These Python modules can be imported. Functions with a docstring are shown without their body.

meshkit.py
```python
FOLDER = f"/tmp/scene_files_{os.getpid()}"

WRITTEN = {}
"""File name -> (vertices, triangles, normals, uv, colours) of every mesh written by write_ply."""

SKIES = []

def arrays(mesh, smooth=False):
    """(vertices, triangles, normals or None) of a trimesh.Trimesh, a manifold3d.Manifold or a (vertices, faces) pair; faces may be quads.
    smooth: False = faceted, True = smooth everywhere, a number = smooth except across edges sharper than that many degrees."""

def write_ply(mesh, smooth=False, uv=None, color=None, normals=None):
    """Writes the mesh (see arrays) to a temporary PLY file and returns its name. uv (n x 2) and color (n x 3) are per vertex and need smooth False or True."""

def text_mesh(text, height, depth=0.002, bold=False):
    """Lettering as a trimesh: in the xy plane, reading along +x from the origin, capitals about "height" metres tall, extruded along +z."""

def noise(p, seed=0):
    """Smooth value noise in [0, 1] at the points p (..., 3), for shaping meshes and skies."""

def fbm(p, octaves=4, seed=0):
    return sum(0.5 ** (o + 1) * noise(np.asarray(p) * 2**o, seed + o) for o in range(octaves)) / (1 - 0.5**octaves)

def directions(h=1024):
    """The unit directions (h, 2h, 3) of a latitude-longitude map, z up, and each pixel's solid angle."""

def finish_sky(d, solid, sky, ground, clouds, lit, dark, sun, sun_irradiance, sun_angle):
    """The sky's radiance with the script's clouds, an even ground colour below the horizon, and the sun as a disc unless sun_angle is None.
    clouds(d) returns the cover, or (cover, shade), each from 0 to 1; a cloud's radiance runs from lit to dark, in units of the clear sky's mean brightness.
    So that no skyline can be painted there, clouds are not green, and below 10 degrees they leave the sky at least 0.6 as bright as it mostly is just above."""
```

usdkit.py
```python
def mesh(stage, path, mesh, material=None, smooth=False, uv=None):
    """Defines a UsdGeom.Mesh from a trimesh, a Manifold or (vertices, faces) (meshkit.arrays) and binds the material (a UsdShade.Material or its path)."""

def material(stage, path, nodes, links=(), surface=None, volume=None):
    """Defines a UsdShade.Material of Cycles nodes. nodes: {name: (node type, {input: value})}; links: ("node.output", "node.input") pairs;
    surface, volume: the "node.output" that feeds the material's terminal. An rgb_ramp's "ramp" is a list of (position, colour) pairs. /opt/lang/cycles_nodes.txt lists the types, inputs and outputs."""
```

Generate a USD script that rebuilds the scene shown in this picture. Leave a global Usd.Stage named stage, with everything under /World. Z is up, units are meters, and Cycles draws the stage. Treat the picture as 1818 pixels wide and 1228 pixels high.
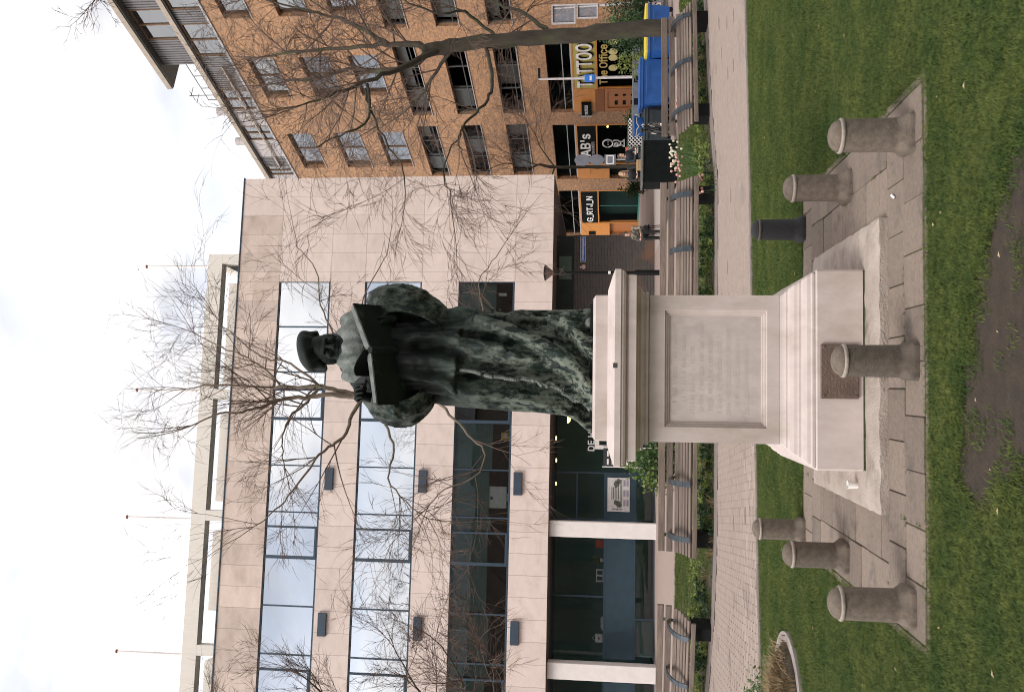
import math, random
import numpy as np, trimesh, usdkit, meshkit
from pxr import Usd, UsdGeom, UsdLux, UsdShade, Sdf, Gf, Vt
from meshkit import noise, fbm

stage = Usd.Stage.CreateInMemory()
UsdGeom.SetStageUpAxis(stage, UsdGeom.Tokens.z)
UsdGeom.Xform.Define(stage, '/World')
UsdGeom.Scope.Define(stage, '/World/Looks')
PI = math.pi

# ---------------------------------------------------------------- camera (held on its side: the picture's right is down)
EYE, PITCH, ROLL = 1.65, math.radians(6.535), 0.008
cp, sp, cr, sr = math.cos(PITCH), math.sin(PITCH), math.cos(ROLL), math.sin(ROLL)
right, fwd, up = np.array([1, 0, 0.]), np.array([0, cp, sp]), np.array([0, -sp, cp])
cam_x, cam_y = -up * cr + right * sr, right * cr + up * sr
cam = UsdGeom.Camera.Define(stage, '/World/camera')
cam.CreateHorizontalApertureAttr(36.0)
cam.CreateVerticalApertureAttr(36.0 * 691 / 1024)
cam.CreateFocalLengthAttr(36.0 * 1580 / 1818)
cam.CreateClippingRangeAttr(Gf.Vec2f(0.05, 2000))
cam.CreateExposureAttr(1.0)
mtx = Gf.Matrix4d(*[float(v) for row in ((*cam_x, 0), (*cam_y, 0), (*(-fwd), 0), (0, 0, EYE, 1)) for v in row])
cam.AddTransformOp().Set(mtx)

# ---------------------------------------------------------------- sky and sun
SUN_AZ, SUN_EL = math.radians(-132), math.radians(46)      # azimuth from +y towards +x: behind the viewer's left shoulder
sun_dir = np.array([math.sin(SUN_AZ) * math.cos(SUN_EL), math.cos(SUN_AZ) * math.cos(SUN_EL), math.sin(SUN_EL)])
SKY_AT = (3.0, 4.8, 1.3)
usdkit.material(stage, '/World/Looks/sky_look', {
    'tc': ('texture_coordinate', {}),
    'sky': ('sky_texture', {'sky_type': 'single_scattering', 'sun_disc': False, 'sun_elevation': SUN_EL, 'sun_rotation': SUN_AZ}),
    'map': ('mapping', {'scale': (1.0, 1.0, 2.2), 'location': SKY_AT}),
    'n': ('noise_texture', {'scale': 2.9, 'detail': 7, 'roughness': 0.52, 'distortion': 0.25}),
    'cover': ('rgb_ramp', {'ramp': [(0.0, (0.54, 0.54, 0.54)), (0.41, (0.62, 0.62, 0.62)), (0.51, (0.96, 0.96, 0.96)), (1.0, (1, 1, 1))]}),
    'n2': ('noise_texture', {'scale': 3.4, 'detail': 5, 'roughness': 0.5}),
    'shade': ('rgb_ramp', {'ramp': [(0.36, (4.6, 4.5, 4.5)), (0.60, (8.3, 8.1, 8.05))]}),
    'mix': ('mix', {}),
    'bg': ('background_shader', {'strength': 0.1}),
}, [('tc.generated', 'map.vector'), ('map.vector', 'n.vector'), ('map.vector', 'n2.vector'), ('n.fac', 'cover.fac'), ('n2.fac', 'shade.fac'),
    ('cover.color', 'mix.fac'), ('sky.color', 'mix.color1'), ('shade.color', 'mix.color2'), ('mix.color', 'bg.color')], surface='bg.background')
dome = UsdLux.DomeLight.Define(stage, '/World/sky')
dome.CreateIntensityAttr(1.0)
UsdShade.MaterialBindingAPI.Apply(dome.GetPrim()).Bind(UsdShade.Material.Get(stage, '/World/Looks/sky_look'))
dome.GetPrim().SetCustomDataByKey('kind', 'structure')
sun = UsdLux.DistantLight.Define(stage, '/World/sun')
sun.CreateIntensityAttr(0.45)
sun.CreateAngleAttr(28.0)
sun.CreateColorAttr(Gf.Vec3f(1.0, 0.965, 0.925))
sun.GetPrim().GetAttribute('inputs:normalize').Set(True) if sun.GetPrim().GetAttribute('inputs:normalize') else sun.CreateNormalizeAttr(True)
zz = sun_dir
xx = np.cross([0, 0, 1], zz); xx /= np.linalg.norm(xx); yy = np.cross(zz, xx)
sun.AddTransformOp().Set(Gf.Matrix4d(*[float(v) for row in ((*xx, 0), (*yy, 0), (*zz, 0), (0, 0, 0, 1)) for v in row]))

# ---------------------------------------------------------------- helpers: prims
taken = {}
def numbered(parent, name):
    k = (parent, name); n = taken.get(k, 0); taken[k] = n + 1
    return name if n == 0 else f'{name}_{n:03d}'
def path_of(p): return p if isinstance(p, str) else str(p.GetPath())
def tag(prim, label=None, cat=None, group=None, kind=None):
    for k, v in (('label', label), ('category', cat), ('group', group), ('kind', kind)):
        if v: prim.SetCustomDataByKey(k, v)
    return prim
def thing(name, label, cat, loc=(0, 0, 0), rotz=0.0, group=None, kind=None):
    x = UsdGeom.Xform.Define(stage, '/World/' + numbered('/World', name))
    x.AddTranslateOp().Set(Gf.Vec3d(*map(float, loc)))
    x.AddRotateZOp().Set(float(math.degrees(rotz)))
    return tag(x.GetPrim(), label, cat, group, kind)
def part(name, mesh, m, parent, label=None, smooth=False, kind=None):
    pp = path_of(parent)
    u = usdkit.mesh(stage, pp + '/' + numbered(pp, name), mesh, m, smooth)
    u.CreateDoubleSidedAttr(True)
    return tag(u.GetPrim(), label, None, None, kind)
def solo(name, mesh, m, label, cat, group=None, kind=None, smooth=False):
    return tag(part(name, mesh, m, '/World', None, smooth, kind), label, cat, group)
def ground_piece(name, mesh, m, smooth=False, kind='structure', label=None):
    return part(name, mesh, m, '/World', label, smooth, kind)
def dup(src, loc, rotz=0.0, label=None, group=None, scale=None):
    was = src.GetCustomData()
    base = src.GetName()
    while base[-4:-3] == '_' and base[-3:].isdigit(): base = base[:-4]
    x = UsdGeom.Xform.Define(stage, '/World/' + numbered('/World', base))
    x.GetPrim().GetReferences().AddInternalReference(src.GetPath())
    x.ClearXformOpOrder()
    x.GetPrim().GetAttribute('xformOp:translate').Set(Gf.Vec3d(*map(float, loc)))
    x.GetPrim().GetAttribute('xformOp:rotateZ').Set(float(math.degrees(rotz)))
    ops = [UsdGeom.XformOp(x.GetPrim().GetAttribute('xformOp:translate')), UsdGeom.XformOp(x.GetPrim().GetAttribute('xformOp:rotateZ'))]
    if scale is not None:
        s = x.AddScaleOp(); s.Set(Gf.Vec3f(*scale)); ops.append(s)
    x.SetXformOpOrder(ops)
    x.GetPrim().SetInstanceable(True)
    return tag(x.GetPrim(), label or was.get('label'), was.get('category'), group or was.get('group'))

# ---------------------------------------------------------------- helpers: meshes
class MB:
    """Collects vertices and triangles that become one mesh."""
    def __init__(s): s.v, s.f, s.n = [], [], 0
    def add(s, v, f):
        v = np.asarray(v, float); f = np.asarray(f, int)
        if f.ndim == 2 and f.shape[1] == 4: f = np.vstack([f[:, [0, 1, 2]], f[:, [0, 2, 3]]])
        s.v.append(v); s.f.append(f + s.n); s.n += len(v); return s
    def mesh(s, m, T=None):
        v = np.asarray(m.vertices)
        if T is not None: v = v @ np.asarray(T)[:3, :3].T + np.asarray(T)[:3, 3]
        return s.add(v, m.faces)
    def box(s, x0, x1, y0, y1, z0, z1):
        v = [(x, y, z) for x in (x0, x1) for y in (y0, y1) for z in (z0, z1)]
        return s.add(v, [(0, 1, 3, 2), (4, 6, 7, 5), (0, 4, 5, 1), (2, 3, 7, 6), (0, 2, 6, 4), (1, 5, 7, 3)])
    def quad(s, a, b, c, d): return s.add([a, b, c, d], [(0, 1, 2, 3)])
    def tube(s, pts, rad, sides=6, cap=True):
        pts = np.asarray(pts, float); n = len(pts)
        rad = np.broadcast_to(np.asarray(rad, float), (n,))
        t = np.gradient(pts, axis=0); t /= np.maximum(np.linalg.norm(t, axis=1, keepdims=True), 1e-9)
        ref = np.array([0, 0, 1.]) if abs(t[:, 2]).mean() < 0.8 else np.array([1., 0.13, 0])
        u = np.cross(t, ref); u /= np.maximum(np.linalg.norm(u, axis=1, keepdims=True), 1e-9); w = np.cross(t, u)
        a = np.arange(sides) * 2 * PI / sides
        v = (pts[:, None] + rad[:, None, None] * (np.cos(a)[None, :, None] * u[:, None] + np.sin(a)[None, :, None] * w[:, None])).reshape(-1, 3)
        i = np.arange(n - 1)[:, None] * sides; j = np.arange(sides)[None]; k = (j + 1) % sides
        f = np.stack([i + j, i + k, i + sides + k, i + sides + j], -1).reshape(-1, 4)
        s.add(v, f)
        if cap:
            b = s.n - len(v)
            fan = [(0, q + 1, q) for q in range(1, sides - 1)]
            top = [((n - 1) * sides, (n - 1) * sides + q, (n - 1) * sides + q + 1) for q in range(1, sides - 1)]
            s.f.append(np.array(fan + top) + b)
        return s
    def get(s): return trimesh.Trimesh(np.vstack(s.v), np.vstack(s.f), process=False)
def box(x0, x1, y0, y1, z0, z1): return MB().box(x0, x1, y0, y1, z0, z1).get()
def cbox(x0, x1, y0, y1, z0, z1, c=0.01):
    """A box with chamfered edges."""
    v = []
    for sx in (0, 1):
        for sy in (0, 1):
            for sz in (0, 1):
                p = np.array([(x0, x1)[sx], (y0, y1)[sy], (z0, z1)[sz]]); d = np.array([1 - 2 * sx, 1 - 2 * sy, 1 - 2 * sz]) * c
                for k in range(3):
                    q = p + d; q[k] = p[k]; v.append(q)
    return trimesh.convex.convex_hull(np.array(v))
def lathe(profile, n=24):
    """profile: (radius, z) pairs from bottom to top."""
    p = np.array(profile, float); a = np.arange(n) * 2 * PI / n
    v = np.stack([p[:, None, 0] * np.cos(a), p[:, None, 0] * np.sin(a), np.broadcast_to(p[:, None, 1], (len(p), n))], -1).reshape(-1, 3)
    i = np.arange(len(p) - 1)[:, None] * n; j = np.arange(n)[None]; k = (j + 1) % n
    return MB().add(v, np.stack([i + j, i + k, i + n + k, i + n + j], -1).reshape(-1, 4)).get()
def square_loft(profile, bev=0.006, cap=True):
    """Square rings: (half width, z) from bottom to top, corners chamfered by bev."""
    m = MB(); rings = []
    for h, z in profile:
        b = min(bev, h * 0.3)
        rings.append([(h, -h + b, z), (h, h - b, z), (h - b, h, z), (-h + b, h, z), (-h, h - b, z), (-h, -h + b, z), (-h + b, -h, z), (h - b, -h, z)])
    f = []
    for i in range(len(rings) - 1):
        for j in range(8):
            k = (j + 1) % 8; f.append((i * 8 + j, i * 8 + k, i * 8 + 8 + k, i * 8 + 8 + j))
    m.add(np.array(rings).reshape(-1, 3), f)
    if cap:
        n = len(rings); t = [((n - 1) * 8, (n - 1) * 8 + q, (n - 1) * 8 + q + 1) for q in range(1, 7)] + [(0, q + 1, q) for q in range(1, 7)]
        m.f.append(np.array(t))
    return m.get()
def prism(poly, z0, z1):
    """Upright prism over a convex or star-shaped polygon in xy."""
    from shapely.geometry import Polygon
    t = trimesh.creation.extrude_polygon(Polygon(poly), z1 - z0, engine='earcut'); t.apply_translation((0, 0, z0)); return t
def moved(m, T=None, loc=None, rz=0.0, rx=0.0, ry=0.0, scale=None):
    m = m.copy()
    if scale is not None: m.apply_scale(scale)
    for a, ax in ((rx, (1, 0, 0)), (ry, (0, 1, 0)), (rz, (0, 0, 1))):
        if a: m.apply_transform(trimesh.transformations.rotation_matrix(a, ax))
    if loc is not None: m.apply_translation(loc)
    if T is not None: m.apply_transform(T)
    return m
def cat(*ms): return trimesh.util.concatenate([m for m in ms])
def displace(m, amp, freq, seed=0, octaves=3):
    m = m.copy(); n = m.vertex_normals
    m.vertices = m.vertices + n * ((fbm(m.vertices * freq + 50, octaves, seed) - 0.5) * 2 * amp)[:, None]; return m
def grid_box(x0, x1, y0, y1, z0, z1, step, rough=0.004, freq=14, seed=1):
    m = trimesh.creation.box(bounds=[(x0, y0, z0), (x1, y1, z1)])
    m = m.subdivide_to_size(step, max_iter=12); m.merge_vertices()
    return displace(m, rough, freq, seed)
def wall_with_holes(x0, x1, z0, z1, holes, depth, y=0.0):
    """Front face at y with rectangular holes (x0, x1, z0, z1), their reveals going back by depth, and end and top faces."""
    xs = sorted({x0, x1, *[h[0] for h in holes], *[h[1] for h in holes]}); zs = sorted({z0, z1, *[h[2] for h in holes], *[h[3] for h in holes]})
    m = MB()
    for a, b in zip(xs, xs[1:]):
        for c, d in zip(zs, zs[1:]):
            cx, cz = (a + b) / 2, (c + d) / 2
            if not any(h[0] < cx < h[1] and h[2] < cz < h[3] for h in holes): m.quad((a, y, c), (b, y, c), (b, y, d), (a, y, d))
    for a, b, c, d in holes:
        m.quad((a, y, c), (a, y + depth, c), (b, y + depth, c), (b, y, c)); m.quad((a, y, d), (b, y, d), (b, y + depth, d), (a, y + depth, d))
        m.quad((a, y, c), (a, y, d), (a, y + depth, d), (a, y + depth, c)); m.quad((b, y, c), (b, y + depth, c), (b, y + depth, d), (b, y, d))
    m.quad((x0, y, z0), (x0, y + depth, z0), (x0, y + depth, z1), (x0, y, z1)); m.quad((x1, y, z0), (x1, y, z1), (x1, y + depth, z1), (x1, y + depth, z0))
    m.quad((x0, y, z1), (x1, y, z1), (x1, y + depth, z1), (x0, y + depth, z1)); m.quad((x0, y, z0), (x0, y + depth, z0), (x1, y + depth, z0), (x1, y, z0))
    return m.get()
def text(s, h, depth=0.012, bold=False):
    """Lettering standing upright in the xz plane, facing -y."""
    t = meshkit.text_mesh(s, h, depth, bold)
    t.apply_transform(trimesh.transformations.rotation_matrix(PI / 2, (1, 0, 0))); return t

# signed distances and their surface
def cap_sdf(P, a, b, ra, rb=None):
    a, b = np.asarray(a, float), np.asarray(b, float); rb = ra if rb is None else rb
    d = b - a; t = np.clip(((P - a) @ d) / max(d @ d, 1e-9), 0, 1)
    return np.linalg.norm(P - a - t[..., None] * d, axis=-1) - (ra + (rb - ra) * t)
def ell_sdf(P, c, r, R=None):
    q = P - np.asarray(c, float)
    if R is not None: q = q @ R
    r = np.asarray(r, float); k = np.linalg.norm(q / r, axis=-1); g = np.linalg.norm(q / r ** 2, axis=-1)
    return k * (k - 1) / np.maximum(g, 1e-6)
def box_sdf(P, c, h, R=None, rnd=0.0):
    q = P - np.asarray(c, float)
    if R is not None: q = q @ R
    q = np.abs(q) - (np.asarray(h, float) - rnd)
    return np.linalg.norm(np.maximum(q, 0), axis=-1) + np.minimum(q.max(-1), 0) - rnd
def smin(a, b, k): 
    h = np.clip(0.5 + 0.5 * (b - a) / k, 0, 1); return b + (a - b) * h - k * h * (1 - h)
def smax(a, b, k): return -smin(-a, -b, k)
def rot(rx=0, ry=0, rz=0):
    return trimesh.transformations.euler_matrix(rx, ry, rz)[:3, :3]
def largest(m):
    from scipy.sparse import coo_matrix
    from scipy.sparse.csgraph import connected_components
    f = m.faces; n = len(m.vertices); e = np.vstack([f[:, [0, 1]], f[:, [1, 2]]])
    k, lab = connected_components(coo_matrix((np.ones(len(e)), (e[:, 0], e[:, 1])), shape=(n, n)), directed=False)
    keep = np.argmax(np.bincount(lab[f[:, 0]]))
    return trimesh.Trimesh(m.vertices, f[lab[f[:, 0]] == keep], process=False)
def surface(fn, lo, hi, h):
    """Naive surface nets over fn(P) < 0 on a grid of step h."""
    lo, hi = np.asarray(lo, float), np.asarray(hi, float)
    n = np.ceil((hi - lo) / h).astype(int) + 1
    ax = [lo[k] + np.arange(n[k]) * h for k in range(3)]
    P = np.stack(np.meshgrid(*ax, indexing='ij'), -1)
    F = fn(P)
    ins = F < 0
    corners = [(i, j, k) for i in (0, 1) for j in (0, 1) for k in (0, 1)]
    m = n - 1
    sl = lambda c: tuple(slice(c[k], c[k] + m[k]) for k in range(3))
    cnt = sum(ins[sl(c)].astype(np.int8) for c in corners)
    act = (cnt > 0) & (cnt < 8)
    idx = np.full(m, -1); ids = np.argwhere(act); idx[act] = np.arange(len(ids))
    acc = np.zeros((len(ids), 3)); w = np.zeros(len(ids))
    for a in corners:
        for k in range(3):
            if a[k] == 0:
                b = list(a); b[k] = 1
                fa = F[ids[:, 0] + a[0], ids[:, 1] + a[1], ids[:, 2] + a[2]]; fb_ = F[ids[:, 0] + b[0], ids[:, 1] + b[1], ids[:, 2] + b[2]]
                x = (fa < 0) != (fb_ < 0)
                t = np.where(x, fa / np.where(x, fa - fb_, 1), 0)
                p = np.broadcast_to(np.array(a, float), (len(ids), 3)).copy(); p[:, k] = t
                acc[x] += p[x]; w[x] += 1
    V = lo + (ids + acc / np.maximum(w, 1)[:, None]) * h
    quads = []
    for k in range(3):
        o = [q for q in range(3) if q != k]
        s0 = [slice(1, m[q]) for q in range(3)]; s0[k] = slice(0, m[k])
        s1 = list(s0); s1[k] = slice(1, m[k] + 1)
        a, b = ins[tuple(s0)], ins[tuple(s1)]
        for sign, sel in ((1, a & ~b), (-1, ~a & b)):
            e = np.argwhere(sel)
            if not len(e): continue
            e = e + np.array([0 if q == k else 1 for q in range(3)])
            d1 = np.zeros(3, int); d1[o[0]] = 1; d2 = np.zeros(3, int); d2[o[1]] = 1
            g = lambda q: idx[q[:, 0], q[:, 1], q[:, 2]]
            Q = np.stack([g(e - d1 - d2), g(e - d2), g(e), g(e - d1)], 1)
            flip = (sign == 1) == (k == 1)
            quads.append(Q[:, ::-1] if flip else Q)
    Q = np.vstack(quads); Q = Q[(Q >= 0).all(1)]
    return trimesh.Trimesh(V, np.vstack([Q[:, [0, 1, 2]], Q[:, [0, 2, 3]]]), process=False)

# ---------------------------------------------------------------- helpers: materials
def look(name, c1, c2=None, rough=0.7, scale=6.0, detail=4.0, lo=0.35, hi=0.65, bump=0.0, bump_scale=None, metallic=0.0, rnd=0.0, spec=0.5, stretch=(1, 1, 1), third=None, third_scale=1.5, third_at=(0.55, 0.7), transl=0.0, world=False):
    """Two tones mixed by noise, a third in larger patches, brightness varied from object to object by rnd, fine relief by bump."""
    c2 = c2 or tuple(x * 0.8 for x in c1)
    N = {'tc': ('texture_coordinate', {}), 'geo': ('geometry', {}), 'map': ('mapping', {'scale': stretch}),
         'n': ('noise_texture', {'scale': scale, 'detail': detail, 'roughness': 0.6}), 'r': ('rgb_ramp', {'ramp': [(lo, c1), (hi, c2)]}),
         'p': ('principled_bsdf', {'roughness': rough, 'metallic': metallic, 'specular_ior_level': spec})}
    L = [(('geo.position' if world else 'tc.object'), 'map.vector'), ('map.vector', 'n.vector'), ('n.fac', 'r.fac')]
    col = 'r.color'
    if third:
        N['n3'] = ('noise_texture', {'scale': third_scale, 'detail': 6, 'roughness': 0.65})
        N['r3'] = ('rgb_ramp', {'ramp': [(third_at[0], (0, 0, 0)), (third_at[1], (1, 1, 1))]})
        N['m3'] = ('mix', {'color2': third})
        L += [('map.vector', 'n3.vector'), ('n3.fac', 'r3.fac'), ('r3.color', 'm3.fac'), (col, 'm3.color1')]; col = 'm3.color'
    if rnd:
        N['oi'] = ('object_info', {}); N['mr'] = ('map_range', {'from_min': 0, 'from_max': 1, 'to_min': 1 - rnd, 'to_max': 1 + rnd}); N['h'] = ('hsv', {})
        L += [('oi.random', 'mr.value'), ('mr.result', 'h.value'), (col, 'h.color')]; col = 'h.color'
    L.append((col, 'p.base_color'))
    if bump:
        N['nb'] = ('noise_texture', {'scale': bump_scale or scale * 6, 'detail': 5, 'roughness': 0.65}); N['b'] = ('bump', {'strength': bump, 'distance': 0.02})
        L += [('map.vector', 'nb.vector'), ('nb.fac', 'b.height'), ('b.normal', 'p.normal')]
    out = 'p.BSDF'
    if transl:
        N['tr'] = ('translucent_bsdf', {}); N['mx'] = ('mix_closure', {'fac': transl})
        L += [(col, 'tr.color'), ('p.BSDF', 'mx.closure1'), ('tr.BSDF', 'mx.closure2')]; out = 'mx.closure'
    return usdkit.material(stage, '/World/Looks/' + name, N, L, surface=out)
def glow(name, c, s):
    return usdkit.material(stage, '/World/Looks/' + name, {'e': ('emission', {'color': c, 'strength': s})}, [], surface='e.emission')
def glass(name, refl, tint=(0.8, 0.86, 0.86), rough=0.0, gl=(0.95, 0.97, 1.0)):
    """A pane: partly a mirror, else clear; a slow unevenness keeps the mirror image alive."""
    return usdkit.material(stage, '/World/Looks/' + name, {
        'tc': ('geometry', {}), 'n': ('noise_texture', {'scale': 0.5, 'detail': 1.0}), 'b': ('bump', {'strength': 0.05, 'distance': 0.05}),
        'f': ('fresnel', {'IOR': 1.5}), 'ma': ('math', {'math_type': 'add', 'value2': refl}), 'g': ('glossy_bsdf', {'color': gl, 'roughness': rough}), 't': ('transparent_bsdf', {'color': tint}), 'm': ('mix_closure', {})},
        [('tc.position', 'n.vector'), ('n.fac', 'b.height'), ('b.normal', 'g.normal'), ('f.fac', 'ma.value1'), ('ma.value', 'm.fac'), ('t.BSDF', 'm.closure1'), ('g.BSDF', 'm.closure2')], surface='m.closure')

stone = look('pedestal_stone', (0.53, 0.45, 0.418), (0.445, 0.372, 0.345), rough=0.75, scale=9, detail=8, lo=0.3, hi=0.7, bump=0.10, bump_scale=120, third=(0.36, 0.295, 0.25), third_scale=3.2, third_at=(0.50, 0.74), stretch=(1.2, 1.2, 0.5))
stone_old = look('weathered_concrete', (0.40, 0.335, 0.29), (0.29, 0.235, 0.20), rough=0.9, scale=5, detail=8, bump=0.7, bump_scale=60, third=(0.15, 0.12, 0.085), third_scale=4, third_at=(0.55, 0.75))
panel_stone = look('inscription_stone', (0.50, 0.43, 0.40), (0.43, 0.37, 0.345), rough=0.8, scale=12, detail=8, bump=0.06, bump_scale=90, third=(0.39, 0.335, 0.315), third_scale=5, stretch=(1.6, 1, 0.8))
bollard_stone = look('bollard_concrete', (0.138, 0.108, 0.084), (0.086, 0.068, 0.054), rough=0.95, scale=30, detail=9, bump=0.4, bump_scale=120, rnd=0.22, third=(0.135, 0.108, 0.089), third_scale=6)
bollard_dark = look('bollard_dark_concrete', (0.036, 0.034, 0.036), (0.024, 0.023, 0.025), rough=0.9, scale=4, detail=9, bump=0.6, bump_scale=70)
tile_stone = look('paving_concrete', (0.205, 0.158, 0.126), (0.152, 0.117, 0.094), rough=0.95, scale=40, detail=8, bump=0.4, bump_scale=90, rnd=0.17, third=(0.10, 0.082, 0.070), third_scale=3, world=True)
joint_soil = look('joint_soil', (0.045, 0.055, 0.025), (0.06, 0.05, 0.035), rough=1, scale=12, bump=0.8)
plaque_metal = look('plaque_bronze', (0.17, 0.115, 0.09), (0.115, 0.08, 0.063), rough=0.6, scale=8, metallic=0.35, bump=0.4, bump_scale=60)
def bronze_look(nm, painted_shade, pale_top=0.06):
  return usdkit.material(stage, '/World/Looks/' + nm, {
    'sh': ('rgb_ramp', {'ramp': painted_shade}), 'shd': ('math', {'math_type': 'multiply', 'value2': 0.5}), 'ms': ('mix', {'mix_type': 'multiply', 'fac': 1.0}),
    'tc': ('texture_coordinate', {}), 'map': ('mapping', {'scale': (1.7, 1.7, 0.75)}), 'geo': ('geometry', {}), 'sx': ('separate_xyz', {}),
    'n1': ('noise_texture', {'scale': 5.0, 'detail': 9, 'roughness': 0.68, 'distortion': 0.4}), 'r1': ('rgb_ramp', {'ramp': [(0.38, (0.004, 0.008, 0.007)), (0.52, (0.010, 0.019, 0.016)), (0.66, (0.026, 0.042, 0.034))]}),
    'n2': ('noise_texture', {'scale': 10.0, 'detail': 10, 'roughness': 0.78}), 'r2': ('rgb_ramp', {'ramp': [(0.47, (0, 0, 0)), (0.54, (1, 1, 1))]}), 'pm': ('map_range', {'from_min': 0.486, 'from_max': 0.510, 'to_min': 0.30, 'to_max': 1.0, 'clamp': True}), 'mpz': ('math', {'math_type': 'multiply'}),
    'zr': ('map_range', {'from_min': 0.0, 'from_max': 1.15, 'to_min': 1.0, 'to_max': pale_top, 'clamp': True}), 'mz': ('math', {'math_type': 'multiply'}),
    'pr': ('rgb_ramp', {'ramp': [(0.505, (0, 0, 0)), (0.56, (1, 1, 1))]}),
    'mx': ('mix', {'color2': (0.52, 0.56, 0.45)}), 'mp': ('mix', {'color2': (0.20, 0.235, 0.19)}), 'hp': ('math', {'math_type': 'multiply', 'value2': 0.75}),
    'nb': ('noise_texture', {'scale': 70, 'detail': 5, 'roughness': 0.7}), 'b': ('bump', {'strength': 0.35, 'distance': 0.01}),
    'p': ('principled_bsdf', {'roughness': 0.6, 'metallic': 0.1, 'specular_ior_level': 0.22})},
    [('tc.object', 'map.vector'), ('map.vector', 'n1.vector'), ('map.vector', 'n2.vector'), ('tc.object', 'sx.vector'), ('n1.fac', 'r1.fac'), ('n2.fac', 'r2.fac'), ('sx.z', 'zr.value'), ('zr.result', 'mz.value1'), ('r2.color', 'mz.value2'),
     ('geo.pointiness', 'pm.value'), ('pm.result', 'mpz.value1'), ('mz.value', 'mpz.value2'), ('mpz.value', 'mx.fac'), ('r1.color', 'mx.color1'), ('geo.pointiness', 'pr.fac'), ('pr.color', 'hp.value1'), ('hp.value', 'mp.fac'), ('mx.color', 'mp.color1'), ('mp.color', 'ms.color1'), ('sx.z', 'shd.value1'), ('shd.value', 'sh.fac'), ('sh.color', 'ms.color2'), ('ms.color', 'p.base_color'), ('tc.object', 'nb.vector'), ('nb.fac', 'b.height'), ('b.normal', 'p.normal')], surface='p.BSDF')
bronze = bronze_look('green_bronze', [(0.0, (1, 1, 1)), (0.40, (1, 1, 1)), (0.50, (.75, .75, .75)), (0.575, (.22, .22, .22)), (0.80, (.2, .2, .2)), (1.0, (.6, .6, .6))])  # robe colour darkened by height: shade under the book is painted in
bronze_even = bronze_look('even_bronze', [(0, (.8, .8, .8)), (1, (.8, .8, .8))], 0.42)  # sleeve bronze, without the painted shade of the robe
bronze_dark = look('dark_bronze', (0.004, 0.007, 0.006), (0.008, 0.013, 0.011), rough=0.65, scale=9, metallic=0.1, spec=.2, bump=0.3, bump_scale=60, third=(0.06, 0.075, 0.065), third_scale=4, third_at=(0.58, 0.75))
bronze_pale = look('pale_bronze', (0.17, 0.18, 0.165), (0.085, 0.10, 0.09), rough=0.65, scale=14, detail=9, metallic=0.15, bump=0.5, bump_scale=70, third=(0.035, 0.055, 0.045), third_scale=6, third_at=(0.55, 0.66))
# ================================================================ the monument
MX, MY, MR = -0.125, 6.45, math.radians(2.5)
cM, sM = math.cos(MR), math.sin(MR)
def mon(x, y, z=0.0): return (MX + x * cM - y * sM, MY + x * sM + y * cM, z)

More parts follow.
